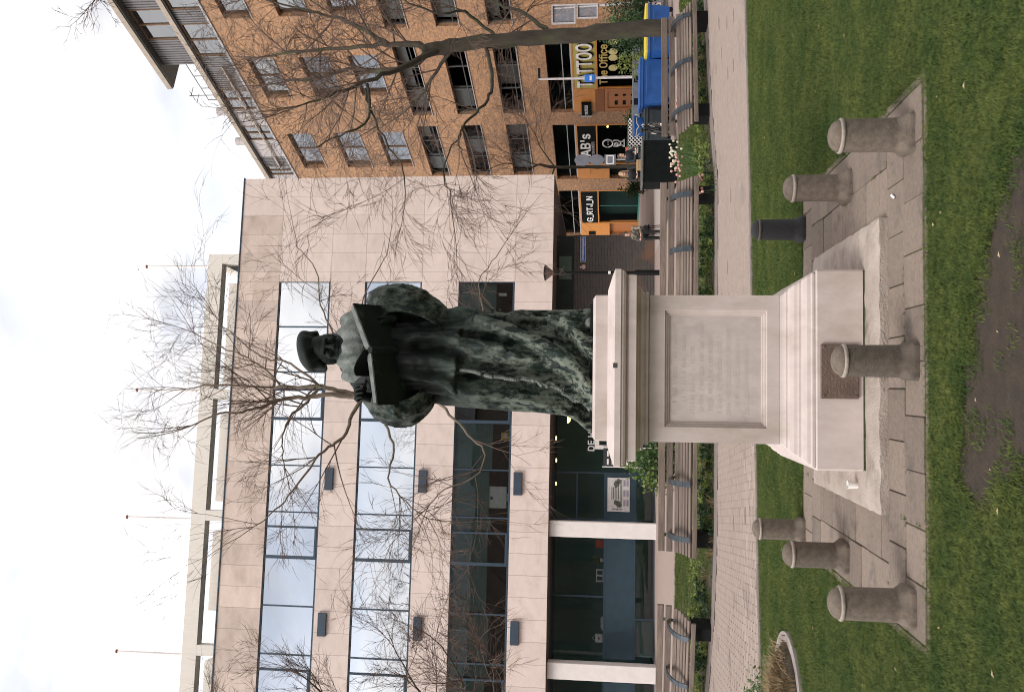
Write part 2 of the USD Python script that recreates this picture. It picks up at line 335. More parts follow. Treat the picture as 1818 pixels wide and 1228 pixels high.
ped = thing('pedestal', 'pale stone pedestal with stepped cornice and faded inscription, carrying the bronze statue', 'pedestal', mon(-.036, 0), MR)
slab = grid_box(-0.87, 0.918, -0.885, 0.885, -0.05, 0.078, 0.035, 0.006, 11, 3)
v = slab.vertices.copy(); edge = np.maximum(abs(v[:, 0] - .024) - .024, abs(v[:, 1]) - .015)
v[:, 2] -= np.where(v[:, 2] > 0.05, np.clip((edge - 0.79) / 0.08, 0, 1) ** 2 * 0.018 * (0.4 + 1.2 * noise(v * 18)), 0); slab.vertices = v
part('foundation_slab', slab, stone_old, ped, smooth=50)
part('base_block', square_loft([(0.626, 0.086), (0.635, 0.091), (0.636, 0.37), (0.628, 0.379)], 0.012), stone, ped)
part('mossy_joint', box(-.631, .631, -.631, .631, .06, .0855), look('moss', (.085, .10, .045), (.05, .05, .03), rough=1, scale=40), ped)
part('bed_joint', box(-.62, .62, -.62, .62, .378, .382), look('mortar_dark', (.09, .085, .06), (.05, .05, .04), rough=1), ped)
part('base_moulding', square_loft([(0.618, 0.381), (0.618, 0.397), (0.606, 0.404), (0.600, 0.425), (0.582, 0.447), (0.566, 0.455), (0.563, 0.470), (0.556, 0.476), (0.548, 0.498), (0.530, 0.520), (0.512, 0.530), (0.510, 0.541), (0.500, 0.546), (0.492, 0.560), (0.4865, 0.575)], 0.008), stone, ped)
# shaft with a sunk, moulded panel on its front
sh = MB()
h, z0, z1 = 0.485, 0.577, 1.418
sh.quad((h, -h, z0), (h, h, z0), (h, h, z1), (h, -h, z1)); sh.quad((-h, h, z0), (-h, -h, z0), (-h, -h, z1), (-h, h, z1)); sh.quad((h, h, z0), (-h, h, z0), (-h, h, z1), (h, h, z1))
rings = [(h, z0, z1, -h), (0.385, 0.655, 1.315, -h), (0.381, 0.659, 1.311, -h + 0.012), (0.370, 0.670, 1.300, -h + 0.013), (0.366, 0.674, 1.296, -h + 0.024), (0.355, 0.685, 1.285, -h + 0.025), (0.352, 0.688, 1.282, -h + 0.034)]
R4 = [[(-a, y, b), (a, y, b), (a, y, c), (-a, y, c)] for a, b, c, y in rings]
for A, B in zip(R4, R4[1:]):
    for k in range(4): sh.quad(A[k], A[(k + 1) % 4], B[(k + 1) % 4], B[k])
part('shaft', sh.get(), stone, ped)
pn = box(-0.352, 0.352, -h + 0.034, -h + 0.06, 0.688, 1.282)
pn_prim = part('inscription_panel', pn, panel_stone, ped, smooth=True)
rs = random.Random(5)
lt = MB()
for row in range(9):
    zt = 1.235 - row * .058; x = -.30 + (rs.uniform(0, .1) if row % 2 else 0)
    while x < .29 - (rs.uniform(0, .12) if row % 3 else 0):
        wd = rs.uniform(.010, .018); kx = rs.random()
        if kx < .85:
            lt.box(x, x + .0035, -h + .0328, -h + .0339, zt, zt + .026)
            if kx < .5: lt.box(x + wd - .0035, x + wd, -h + .0328, -h + .0339, zt, zt + .026)
            if kx < .7: q_ = rs.choice([.0, .011, .0225]); lt.box(x + .0036, x + wd - .0036, -h + .0328, -h + .0339, zt + q_, zt + q_ + .0035)
        x += wd + .009
part('worn_lettering', lt.get(), look('worn_letter', (0.435, 0.37, 0.34), (0.485, 0.415, 0.385), scale=5, lo=.45, hi=.55), pn_prim, kind='stuff')
part('cornice', square_loft([(0.487, 1.420), (0.504, 1.424), (0.505, 1.438), (0.498, 1.442), (0.505, 1.455), (0.522, 1.470), (0.532, 1.474), (0.532, 1.486), (0.545, 1.490), (0.548, 1.503), (0.606, 1.506), (0.608, 1.552), (0.600, 1.556), (0.600, 1.570), (0.622, 1.574), (0.634, 1.590), (0.634, 1.603), (0.642, 1.606), (0.642, 1.644), (0.60, 1.662), (0.51, 1.692)], 0.006), stone, ped)
part('plinth', square_loft([(0.486, 1.688), (0.485, 1.772), (0.462, 1.79)], 0.008), stone, ped)
part('drain_notch', cbox(-0.005, 0.03, -0.6445, -0.62, 1.625, 1.655, 0.004), look('hole_dark', (0.05, 0.05, 0.045)), ped)  # dark block painted in for the shade inside a small hole
plq = cbox(-0.183, 0.160, -0.6545, -0.634, 0.122, 0.352, 0.004)
plq = part('plaque', plq, plaque_metal, ped, 'brown bronze plaque on the lowest block')
for x in (-0.165, 0.142):
    for z in (0.14, 0.335): part('screw', moved(lathe([(0.0001, 0), (0.009, 0), (0.007, 0.005), (0.0001, 0.006)], 10), rx=PI / 2, loc=(x, -0.6546, z)), plaque_metal, plq)
ln = MB()
for k in range(9):
    x = -0.15
    while x < 0.11:
        w = rs.uniform(0.008, 0.03); ln.box(x, min(x + w, 0.125), -0.6556, -0.654, 0.315 - k * 0.02, 0.3245 - k * 0.02); x += w + 0.006
part('raised_text_rows', ln.get(), plaque_metal, plq)

# ---------------------------------------------------------------- bollards round it
bol = thing('bollard', 'domed concrete bollard at the near left corner of the paved square', 'bollard', mon(-1.345, -1.27), MR, 'concrete bollards round the monument')
a8 = np.arange(16) * PI / 8
def bollard_mesh():
    rings = []
    for z, sq, r in [(-0.03, 1, 0.107), (0.030, 1, 0.107), (0.045, 0.97, 0.106), (0.075, 0.5, 0.098), (0.090, 0.2, 0.094), (0.105, 0, 0.0925), (0.385, 0, 0.090)]:
        for t in np.arange(32) * PI / 16 + PI / 32:
            q = r / max(abs(math.cos(t)), abs(math.sin(t))); q = min(q, r * 1.33)
            rr = r * (1 - sq) + q * sq
            rings.append((rr * math.cos(t), rr * math.sin(t), z))
    f = [(i * 32 + j, i * 32 + (j + 1) % 32, (i + 1) * 32 + (j + 1) % 32, (i + 1) * 32 + j) for i in range(6) for j in range(32)]
    return MB().add(rings, f).get()
bm = bollard_mesh()
part('foot_and_shaft', displace(bm.subdivide(), 0.0016, 40, 4), bollard_stone, bol, smooth=22)
part('collar', displace(lathe([(0.090, 0.381), (0.0965, 0.384), (0.0975, 0.394), (0.094, 0.400), (0.088, 0.403)], 40), 0.002, 45, 6), look('collar_concrete', (0.33, 0.275, 0.235), (0.25, 0.21, 0.18), rough=0.95, scale=20, bump=0.4), bol, smooth=True)
part('dome_cap', displace(lathe([(0.086, 0.400), (0.084, 0.410), (0.076, 0.427), (0.062, 0.440), (0.043, 0.450), (0.022, 0.456), (0.0005, 0.457)], 32), 0.0016, 40, 8), bollard_stone, bol, smooth=True)
for x, y, lab in [(0.0, -1.33, 'domed concrete bollard standing in front of the pedestal and hiding part of its plaque'), (1.27, -1.30, 'domed concrete bollard at the near right corner of the paved square'),
                  (-1.33, 0.10, 'domed concrete bollard between the two corners on the left side of the paving'), (1.26, 0.0, 'domed concrete bollard between the two corners on the right side of the paving'),
                  (-1.38, 1.55, 'farthest left domed concrete bollard, near the brick path')]:
    dup(bol, mon(x, y), MR + rs.uniform(-0.09, 0.09), lab, scale=(rs.uniform(.97, 1.03), rs.uniform(.97, 1.03), rs.uniform(.96, 1.03)))
bd = thing('bollard', 'blackened, darkest domed bollard, farthest on the right beside the grass', 'bollard', mon(1.23, 1.52), MR, 'concrete bollards round the monument')
part('foot_and_shaft', bm, bollard_dark, bd, smooth=40)
part('collar', lathe([(0.090, 0.381), (0.0965, 0.384), (0.0975, 0.394), (0.094, 0.400), (0.088, 0.403)], 32), bollard_stone, bd, smooth=True)
part('dome_cap', lathe([(0.086, 0.400), (0.084, 0.410), (0.076, 0.427), (0.062, 0.440), (0.043, 0.450), (0.022, 0.456), (0.0005, 0.457)], 32), bollard_dark, bd, smooth=True)

# ---------------------------------------------------------------- paving slabs round the pedestal
pav = thing('paved_square', 'square of worn concrete paving slabs round the pedestal', 'paving', (MX, MY, 0), MR, kind='structure')
H = 1.50
part('bedding', box(-H - 0.01, H + 0.01, -H - 0.01, H + 0.01, -0.08, 0.003), joint_soil, pav)
rt = random.Random(11)
part('edging_strip', cat(*[cbox(a, b, c, d, -.05, .008, .003) for a, b, c, d in ((-H - .055, H + .055, -H - .055, -H - .012), (-H - .055, H + .055, H + .012, H + .055), (-H - .055, -H - .012, -H - .01, H + .01), (H + .012, H + .055, -H - .01, H + .01))]), tile_stone, pav)
def slabs(x0, x1, y0, y1, along, offset):
    """One row of slabs; along = 0: the row runs in x, 1: in y."""
    a0, a1 = (x0, x1) if along == 0 else (y0, y1)
    cuts = [a0]; c = a0 + offset
    while c < a1 - 0.05:
        if c > a0 + 0.05: cuts.append(c)
        c += 0.30
    cuts.append(a1)
    for p, q in zip(cuts, cuts[1:]):
        g = 0.002 + rt.random() * 0.002; t = rt.uniform(-0.003, 0.004)
        b = (p + g, q - g, y0 + g, y1 - g) if along == 0 else (x0 + g, x1 - g, p + g, q - g)
        m = cbox(*b, -0.03, 0.014, 0.004); m.apply_transform(trimesh.transformations.rotation_matrix(rt.uniform(-0.007, 0.007), (rt.uniform(-1, 1), rt.uniform(-1, 1), 0), m.centroid)); m.apply_translation((0, 0, t))
        part('slab', m, tile_stone, pav)
for k in range(2):
    slabs(-H, H, -H + 0.31 * k, -H + 0.31 * (k + 1), 0, 0.30 if k == 0 else 0.15)
    slabs(-H, H, H - 0.31 * (k + 1), H - 0.31 * k, 0, 0.15 * (k + 1))
    slabs(-H + 0.31 * k, -H + 0.31 * (k + 1), -H + 0.62, H - 0.62, 1, 0.3 - 0.15 * k)
    slabs(H - 0.31 * (k + 1), H - 0.31 * k, -H + 0.62, H - 0.62, 1, 0.3 - 0.15 * k)
# small paper cup left on the foundation
cup = thing('paper_cup', 'small white paper cup left standing on the foundation slab', 'cup', mon(-0.775, -0.45, 0.079), 0.4)
part('cup_wall', lathe([(0.021, 0.0), (0.027, 0.062), (0.0255, 0.062), (0.02, 0.004), (0.0005, 0.003)], 20), look('white_paper', (0.75, 0.72, 0.68)), cup, smooth=40)
part('rim', lathe([(0.0262, 0.0605), (0.0285, 0.062), (0.028, 0.0645), (0.0258, 0.0640)], 20), look('paper_rim', (0.78, 0.76, 0.72)), cup, smooth=True)

# ================================================================ the statue, as implicit surfaces
st = thing('statue', 'green bronze statue of a scholar in long robe and beret reading a large open book', 'statue', mon(0, 0.0, 1.79), MR)
def bez(ts, t): return np.interp(t, *zip(*ts))
def robe_fn(P):
    x, y, z = P[..., 0], P[..., 1], P[..., 2]
    cx = np.interp(z, [0, .1, .21, .62, .95, 1.25, 1.5, 1.75, 1.9], [-.045, -.015, .008, .022, .035, .045, .05, .07, .09])
    rx = np.interp(z, [0, .05, .1, .21, .4, .62, .95, 1.25, 1.5, 1.65, 1.78, 1.86, 1.92], [.385, .378, .358, .334, .324, .320, .312, .30, .29, .285, .235, .13, .075])
    ry = np.interp(z, [0, .1, .21, .62, .95, 1.25, 1.5, 1.65, 1.78, 1.86, 1.92], [.33, .32, .30, .27, .255, .25, .245, .22, .17, .115, .08])
    # z at which the ring leans forward (belly under the book)
    cy = np.interp(z, [0, .3, .9, 1.3, 1.6, 1.9], [-.02, -.01, 0, -.02, -.01, -.03])
    dx, dy = x - cx, y - cy
    phi = np.arctan2(dx / rx, -dy / ry)
    rho = np.sqrt((dx / rx) ** 2 + (dy / ry) ** 2)
    f = np.zeros_like(x)
    low = np.clip(1.15 - z, 0, 1); zc = np.clip(z, 0, 1.2)
    def ridge(ph, amp, w, z0=0.0, z1=1.2, side=1.0):
        d = phi - ph; d = (d + PI) % (2 * PI) - PI
        win = np.clip((z - z0) / 0.08, 0, 1) * np.clip((z1 - z) / 0.12, 0, 1)
        s = np.where(d < 0, w, w * side)
        return amp * np.exp(-(d / s) ** 2) * win
    q = lambda pts: np.interp(zc, [p[0] for p in pts], [p[1] for p in pts])
    # big lit fold sweeping from the right hip down to the left foot
    f += ridge(q([(0, -.35), (.06, -.18), (.25, .18), (.5, .5), (.79, .80), (1.0, .9)]), .075, .20, -.2, .92, 0.55)
    f -= ridge(q([(0, -.1), (.06, .12), (.25, .52), (.5, .82), (.79, 1.08)]), .05, .15, -.2, .85)
    # left half: the gown's front edge, groove beside it, the trimmed band
    f += ridge(q([(0, -1.25), (.1, -1.1), (.27, -.95), (.5, -.80), (.9, -.72), (1.2, -.66)]), .055, .075, -.2, 1.05, 1.6)
    f -= ridge(q([(0, -1.0), (.27, -.70), (.5, -.56), (.9, -.50), (1.2, -.45)]), .05, .12, -.2, 1.0)
    f += ridge(q([(0, -.62), (.12, -.60), (.3, -.45), (.9, -.26), (1.2, -.2)]), .030, .085, -.2, .93, 1.0)
    f -= ridge(q([(0, -.45), (.3, -.28), (.9, -.10), (1.2, -.05)]), .035, .09, .1, .95)
    f += ridge(q([(0, 0.1), (.4, .0), (.7, .22), (1.0, .3)]), .035, .12, .30, 1.05)
    f -= ridge(q([(.3, .1), (.7, .45), (1.0, .52)]), .045, .10, .35, 1.0)
    # the right: straight outer folds, crumpled where they meet the plinth
    f += ridge(q([(0, 1.0), (.3, 1.05), (1.0, 1.15)]), .035, .13, -.2, 1.1)
    f += ridge(q([(0, .55), (.18, .75), (.35, 1.0), (.5, 1.2)]), .05, .13, -.2, .34)
    f -= ridge(q([(0, .75), (.2, .95), (.4, 1.2)]), .045, .10, -.2, .42)
    f += ridge(q([(0, .25), (.1, .45), (.2, .7)]), .05, .11, -.2, .24)
    f += ridge(q([(0, 1.55), (.5, 1.5), (1.0, 1.45)]), .03, .16, -.2, 1.2)
    f += ridge(q([(0, -1.6), (.5, -1.5), (1.0, -1.4)]), .025, .16, -.2, 1.1)
    for k in range(7): f += ridge(np.full_like(z, 2.0 + k * .4) + 0.08 * np.sin(3 * z + k), .03, .14, -.2, 1.5)
    # hem flare on the left
    f += np.exp(-((phi + 1.35) / .5) ** 2) * np.interp(z, [0, .05, .15, .3], [.022, .016, .006, 0])
    f -= np.exp(-((phi - .72) / .16) ** 2) * np.interp(z, [0, .04, .09, .13], [.09, .08, .04, 0])
    # hanging ends of the over-garment: two tongues with a hem
    wv = 0.012 * np.sin(9 * phi)
    f += .032 * np.clip((z - .955 - wv) / .012, 0, 1) * np.clip((1.5 - z) / .4, 0, 1) * np.clip((phi + .78) / .05, 0, 1) * np.clip((.02 - phi) / .05, 0, 1)
    f += .028 * np.clip((z - .925 + wv) / .012, 0, 1) * np.clip((1.5 - z) / .4, 0, 1) * np.clip((phi - .30) / .05, 0, 1) * np.clip((.72 - phi) / .05, 0, 1)
    f += 0.020 * np.sin(phi * 14 + 5 * fbm(P * np.array([3, 3, 1.2]), 3, 9)) * np.clip((z - .95) / .1, 0, 1) * np.clip((1.45 - z) / .2, 0, 1)
    n1 = fbm(P * np.array([7, 7, 2.4]), 4, 2) - .5
    n2 = fbm(P * np.array([11, 11, 9]) + 4 * n1[..., None], 4, 7) - .5
    rn = 1 - np.abs(2 * fbm(P * np.array([8, 8, 2.6]) + 31 + .8 * n1[..., None], 3, 21) - 1)
    rn2 = 1 - np.abs(2 * fbm(P * np.array([10, 10, 8]) + 77 + 1.5 * n1[..., None], 3, 23) - 1)
    f += .045 * n1 + .055 * (rn - .78) * np.interp(z, [0, .9, 1.2], [1.2, 1, .5]) + .060 * (rn2 - .78) * np.interp(z, [0, .25, .6, 1.2], [1, .7, .35, .2])
    f = np.clip(f * 1.55, -.12, .085)
    return (rho - 1) * np.minimum(rx, ry) * 1.05 - np.where(np.abs(phi) > 1.25, np.minimum(f, .045), f)
def robe_all(P):
    d = robe_fn(P)
    z = P[..., 2]
    # upper arms going down from the shoulders into the sleeves
    d = smin(d, cap_sdf(P, (.27, 0, 1.74), (.37, -.05, 1.40), .095, .12), .05)
    d = smin(d, cap_sdf(P, (-.10, 0, 1.72), (-.27, -.04, 1.40), .10, .11), .05)
    return np.maximum(d, -z)
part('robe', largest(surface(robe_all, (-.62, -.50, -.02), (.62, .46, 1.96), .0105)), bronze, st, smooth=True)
# ornamented band down the front
bd_ = MB()
for k in range(64):
    t = k / 63; z = .93 - .88 * t
    ph = np.interp(z, [0, .12, .3, .9], [-.80, -.63, -.47, -.29])
    lo_, hi_ = 0.1, 0.7
    cxz = float(np.interp(z, [0, .1, .21, .62, .95], [-.045, -.015, .008, .022, .035])); dxn, dyn = math.sin(ph), -math.cos(ph)
    rxz, ryz = float(np.interp(z, [0, .1, .21, .62, .95], [.385, .358, .334, .320, .312])), float(np.interp(z, [0, .1, .21, .62, .95], [.33, .32, .30, .27, .255]))
    ts = np.linspace(0.8, 1.5, 141); Pq = np.stack([cxz + dxn * rxz * ts, -.01 + dyn * ryz * ts, np.full(141, z)], -1)
    d = robe_fn(Pq); s_ = Pq[int(np.argmax(d > 0))]
    bd_.mesh(trimesh.creation.icosphere(1, 0.0145), trimesh.transformations.translation_matrix(s_))
part('bead_trim', bd_.get(), bronze_pale, st, smooth=True)
# wide hanging sleeves
def sleeve_fn(c, r, tilt, cav, cavr, sg, seed):
    Rm = rot(0, tilt, 0)
    def fn(P):
        d = ell_sdf(P, c, r, Rm)
        d = smin(d, cap_sdf(P, (c[0] - sg * .05, c[1] + .03, c[2] + .22), c, .10, .13), .06)
        n1 = fbm(P * np.array([9, 5, 5]) + 20, 4, seed) - .5
        w_ = (P - np.asarray(c)) @ Rm; ang = np.arctan2(w_[..., 1], w_[..., 0] * sg)
        d -= .030 * n1 + .050 * ((1 - np.abs(np.sin(ang * 3.2 + 3.2 * n1 + 1.6 * w_[..., 2]))) ** 1.6 - .3) * np.clip(1.15 - np.abs(w_[..., 2]) / r[2], 0, 1)
        e_ = ell_sdf(P, cav, cavr, Rm); o_ = d; d = smax(d, -e_, .010); d = smin(d, np.maximum(np.abs(e_) - .013, np.abs(o_ + .004) - .016), .010)
        return d
    return fn
part('sleeve', surface(sleeve_fn((.365, -.06, 1.345), (.165, .225, .34), .36, (.215, -.29, 1.27), (.125, .26, .265), 1, 3), (.0, -.45, .9), (.7, .32, 1.95), .010), bronze_even, st, smooth=True)
part('sleeve', surface(sleeve_fn((-.285, -.06, 1.395), (.165, .22, .25), -.22, (-.165, -.30, 1.36), (.125, .25, .18), -1, 8), (-.62, -.45, 1.0), (.1, .32, 1.9), .010), bronze_even, st, smooth=True)
# shoulder cape and fur collar, weathered pale
def collar_fn(P):
    x, y, z = P[..., 0], P[..., 1], P[..., 2]
    d = ell_sdf(P, (.10, -.02, 1.70), (.285, .235, .20))
    d = smin(d, ell_sdf(P, (.26, -.02, 1.76), (.12, .14, .11)), .05)
    d = smin(d, ell_sdf(P, (-.07, -.02, 1.74), (.12, .14, .11)), .05)
    n1 = fbm(P * np.array([10, 10, 4]) + 9, 4, 5) - .5
    d -= .035 * n1 + .014 * np.sin(x * 55 + 7 * n1 + z * 8)
    d = np.maximum(d, 1.50 - z + .1 * np.abs(x - .1))
    d = smax(d, -ell_sdf(P, (.115, -.15, 1.90), (.075, .12, .10)), .03)
    return d
part('collar', surface(collar_fn, (-.3, -.34, 1.42), (.5, .3, 1.95), .0095), bronze_pale, st, smooth=True)
# head, bent a little forward
HC = np.array([.092, -.07, 1.955]); HR = rot(.36, .08, .12)
def head_fn(P):
    q = (P - HC) @ HR * (1 / 1.18)
    x, y, z = q[..., 0], q[..., 1], q[..., 2]
    ax = np.abs(x); Q = np.stack([ax, y, z], -1)
    d = ell_sdf(Q, (0, .015, .035), (.078, .098, .105))
    d = smin(d, ell_sdf(Q, (0, -.02, -.045), (.058, .072, .075)), .03)
    d = smin(d, cap_sdf(Q, (0, -.072, -.098), (0, -.068, -.092), .021), .025)            # chin
    d = smin(d, cap_sdf(Q, (.0, -.09, .032), (.045, -.078, .030), .011), .014)          # brow
    d = smin(d, cap_sdf(Q, (0, -.092, .020), (0, -.122, -.022), .009, .0135), .010)       # nose
    d = smin(d, ell_sdf(Q, (.013, -.104, -.025), (.010, .011, .008)), .006)              # nostrils
    d = smin(d, ell_sdf(Q, (.045, -.068, -.010), (.024, .022, .020)), .018)              # cheekbones
    d = smax(d, -ell_sdf(Q, (.032, -.098, .012), (.019, .016, .010)), .010)              # sockets
    d = smin(d, ell_sdf(Q, (.032, -.079, .010), (.013, .012, .008)), .004)               # eyes
    d = smin(d, cap_sdf(Q, (0, -.094, -.051), (.020, -.086, -.053), .006, .004), .006)   # lips
    d = smin(d, cap_sdf(Q, (0, -.092, -.064), (.016, -.086, -.063), .006, .004), .006)
    d = smax(d, -cap_sdf(Q, (0, -.101, -.0575), (.024, -.090, -.0575), .0028), .004)
    d = smax(d, -cap_sdf(Q, (.020, -.098, -.022), (.032, -.088, -.050), .004), .008)     # cheek folds
    d = smin(d, ell_sdf(Q, (.080, .015, -.005), (.012, .024, .033)), .008)               # ears
    d = smin(d, cap_sdf(Q, (0, .03, -.06), (0, .05, -.17), .058, .065), .03)             # neck
    hair = ell_sdf(Q, (.070, .035, -.005), (.026, .055, .062)) - .010 * (fbm(P * 60, 3, 4) - .5)
    d = smin(d, hair, .012)
    return d * 1.18
part('head', surface(head_fn, (-.10, -.29, 1.72), (.29, .17, 2.16), .0055), bronze_dark, st, smooth=True)
def beret_fn(P):
    c = np.array([.082, -.035, 2.078]); R_ = rot(.20, -.26, 0)
    q = (P - c) @ R_
    d = ell_sdf(q, (.0, .0, .045), (.160, .176, .076))
    d = smin(d, ell_sdf(q, (-.01, .01, .00), (.125, .145, .065)), .04)
    d = smin(d, ell_sdf(q, (-.135, .02, -.035), (.035, .09, .06)), .03)                  # flap over the ear
    d = smin(d, ell_sdf(q, (.112, .02, -.03), (.025, .08, .045)), .02)
    n1 = fbm(P * np.array([14, 14, 8]), 3, 12) - .5
    ang = np.arctan2(q[..., 1], q[..., 0])
    d -= .008 * n1 + .005 * np.sin(ang * 11 + 5 * n1) * np.clip((.06 - q[..., 2]) / .06, 0, 1)
    d = np.maximum(d, -.055 - q[..., 2])
    d = smax(d, -ell_sdf(q, (.0, -.03, -.07), (.098, .14, .062)), .01)
    return d
part('beret', surface(beret_fn, (-.18, -.27, 1.9), (.34, .23, 2.28), .0065), bronze_dark, st, smooth=True)
# the open book: covers below, page blocks above, spine between
b_dir = np.array([0, .80, -.60]); b_dir /= np.linalg.norm(b_dir)
S0 = np.array([.072, -.43, 1.520])
def slab_along(o, a, b, t, th, c=0.004):
    """A leaf from corner o spanned by a and b, thickness th along the unit vector t."""
    P8 = [o + i * a + j * b + k * th * t for i in (0, 1) for j in (0, 1) for k in (0, 1)]
    return trimesh.convex.convex_hull(np.array(P8))
bk = thing_book = UsdGeom.Xform.Define(stage, path_of(st) + '/book').GetPrim()
ra, la = np.array([.315, .01, .135]), np.array([-.370, .015, -.045])
def leaf_normal(a, flip):
    n = np.cross(a, b_dir) * flip; n /= np.linalg.norm(n); return n if n[2] > 0 else -n
rn, lnv = leaf_normal(ra, 1), leaf_normal(la, 1)
L = b_dir * .37
cov = MB()
for a, n in ((ra, rn), (la, lnv)): cov.mesh(slab_along(S0 - b_dir * .012, a * 1.03, L * 1.06, n, .014))
cov.tube([S0 - b_dir * .012 + np.array([0, 0, .012]), S0 + L * 1.05 + np.array([0, 0, .012])], .026, 10)
part('cover', cov.get(), bronze_dark, bk)
def pages(a, n, k):
    m = MB(); N = 12; V = []
    u = np.linspace(0, .985, N)
    top = .062 * np.sqrt(np.clip(u / .12, 0, 1)) * (1 - .25 * u)
    for j in (0.0, 1.0):
        for i in range(N):
            o = S0 + a * u[i] + L * j + n * .014
            V += [o, o + n * top[i]]
    f = []
    for i in range(N - 1):
        q, r = 2 * i, 2 * (N + i)
        f += [(q, q + 2, q + 3, q + 1), (r, r + 1, r + 3, r + 2), (q + 1, q + 3, r + 3, r + 1), (q, r, r + 2, q + 2)]
    f.append((2 * N - 2, 4 * N - 2, 4 * N - 1, 2 * N - 1))
    return m.add(V, f).get()
part('page_block', pages(ra, rn, 0), bronze_pale, bk)
part('page_block', pages(la, lnv, 1), bronze_pale, bk)
# a page being turned, curling up from the spine
pg = MB(); V = []
for j in (0, 1):
    for i in range(9):
        t = i / 8
        o = S0 + L * (.02 + .96 * j) + np.array([0, 0, .07]) + np.array([-.18 * t - .02 * math.sin(t * 3), .04 * t, .075 * math.sin(t * 2.2)]); V += [o, o + np.array([0, .0, .006])]
f = []
for i in range(8):
    q, r = 2 * i, 18 + 2 * i; f += [(q, q + 2, q + 3, q + 1), (r, r + 1, r + 3, r + 2), (q + 1, q + 3, r + 3, r + 1), (q, r, r + 2, q + 2)]
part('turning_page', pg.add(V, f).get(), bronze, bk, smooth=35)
# hands
def hand_mesh(wrist, palm, fingers, thumb, r=.0125):
    fs = [[np.array(p, float) for p in fg] for fg in fingers]; th = [np.array(p, float) for p in thumb]
    w, p = np.array(wrist, float), np.array(palm, float)
    allp = np.vstack([w, p, *[np.vstack(x) for x in fs + [th]]])
    def fn(P):
        d = cap_sdf(P, w, p, .036, .034)
        for fg in fs: d = smin(d, cap_sdf(P, p, fg[0], .026, .016), .015)
        e = None
        for fg in fs + [th]:
            for i in range(len(fg) - 1):
                s = cap_sdf(P, fg[i], fg[i + 1], r * (1.1 - .12 * i), r * (1.0 - .12 * i)); e = s if e is None else np.minimum(e, s)
        d = smin(d, e, .006); d = smin(d, cap_sdf(P, p, th[0], .024, .016), .012)
        return d
    return surface(fn, allp.min(0) - .06, allp.max(0) + .06, .0055)
w0, p0 = (-.27, -.14, 1.60), (-.245, -.24, 1.655)
fing = []
for k, (dx, ln_) in enumerate([(-.045, .85), (-.018, 1.0), (.012, 1.05), (.042, .95)]):
    b0 = np.array([-.235 + dx, -.285, 1.665]); fing.append([b0, b0 + np.array([.012, -.048, .004]) * ln_, b0 + np.array([.022, -.078, -.026]) * ln_, b0 + np.array([.028, -.086, -.058]) * ln_])
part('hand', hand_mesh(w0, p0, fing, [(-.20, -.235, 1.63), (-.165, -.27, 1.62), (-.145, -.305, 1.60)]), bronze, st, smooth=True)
fing = []
for k, ln_ in enumerate([.9, 1.05, 1.0, .85]):
    b0 = np.array([.265 + .001 * k, -.20 - .030 * k, 1.45 + .020 * k]); fing.append([b0, b0 + np.array([-.045, -.012, .004]) * ln_, b0 + np.array([-.075, -.012, .018]) * ln_, b0 + np.array([-.092, -.010, .036]) * ln_])
part('hand', hand_mesh((.36, -.12, 1.40), (.315, -.21, 1.44), fing, [(.31, -.27, 1.50), (.30, -.31, 1.545), (.28, -.335, 1.57)]), bronze_dark, st, smooth=True)
# toe of a shoe under the hem and the thin bronze base
part('shoe', surface(lambda P: ell_sdf(P, (.27, -.24, .030), (.045, .10, .034)), (.18, -.40, -.02), (.36, -.08, .1), .008), bronze_pale, st, smooth=True)
part('ground_plate', grid_box(-.40, .40, -.34, .34, -.004, .022, .04, .004, 15, 2), bronze_dark, st, smooth=40)
# ================================================================ the ground
lawn_soil = look('lawn_soil', (0.085, 0.105, 0.035), (0.12, 0.115, 0.055), rough=1, scale=8, detail=8, bump=0.8, bump_scale=40, world=True)
earth = look('bare_earth', (0.050, 0.034, 0.022), (0.030, 0.021, 0.014), rough=1, scale=14, detail=10, bump=1.0, bump_scale=60, third=(0.058, 0.043, 0.031), third_scale=20, third_at=(.6, .75), world=True)
bed_soil = look('bed_soil', (0.035, 0.028, 0.020), (0.075, 0.055, 0.035), rough=1, scale=9, detail=10, bump=1.0, bump_scale=50, world=True)
asphalt = look('asphalt', (0.075, 0.066, 0.062), (0.055, 0.05, 0.048), rough=0.95, scale=20, detail=8, bump=0.3, bump_scale=80, world=True)
pave_far = look('far_paving', (0.30, 0.225, 0.195), (0.25, 0.19, 0.165), rough=0.95, scale=5, detail=8, bump=0.2, world=True)
pale_strip = look('pale_paving', (0.34, 0.29, 0.265), (0.29, 0.25, 0.23), rough=0.95, scale=6, detail=8, world=True)
brick_mat = look('path_brick', (0.30, 0.235, 0.198), (0.25, 0.194, 0.163), rough=0.95, scale=9, detail=8, bump=0.35, bump_scale=80, rnd=0.13, third=(0.20, 0.16, 0.142), third_scale=1.2, third_at=(.56, .72), world=True)
joint = look('path_joint', (0.20, 0.16, 0.138), (0.14, 0.115, 0.10), rough=1, scale=20, world=True)
kerb_mat = look('kerb_concrete', (0.17, 0.14, 0.12), (0.11, 0.092, 0.08), rough=0.95, scale=9, detail=8, bump=0.4, world=True)

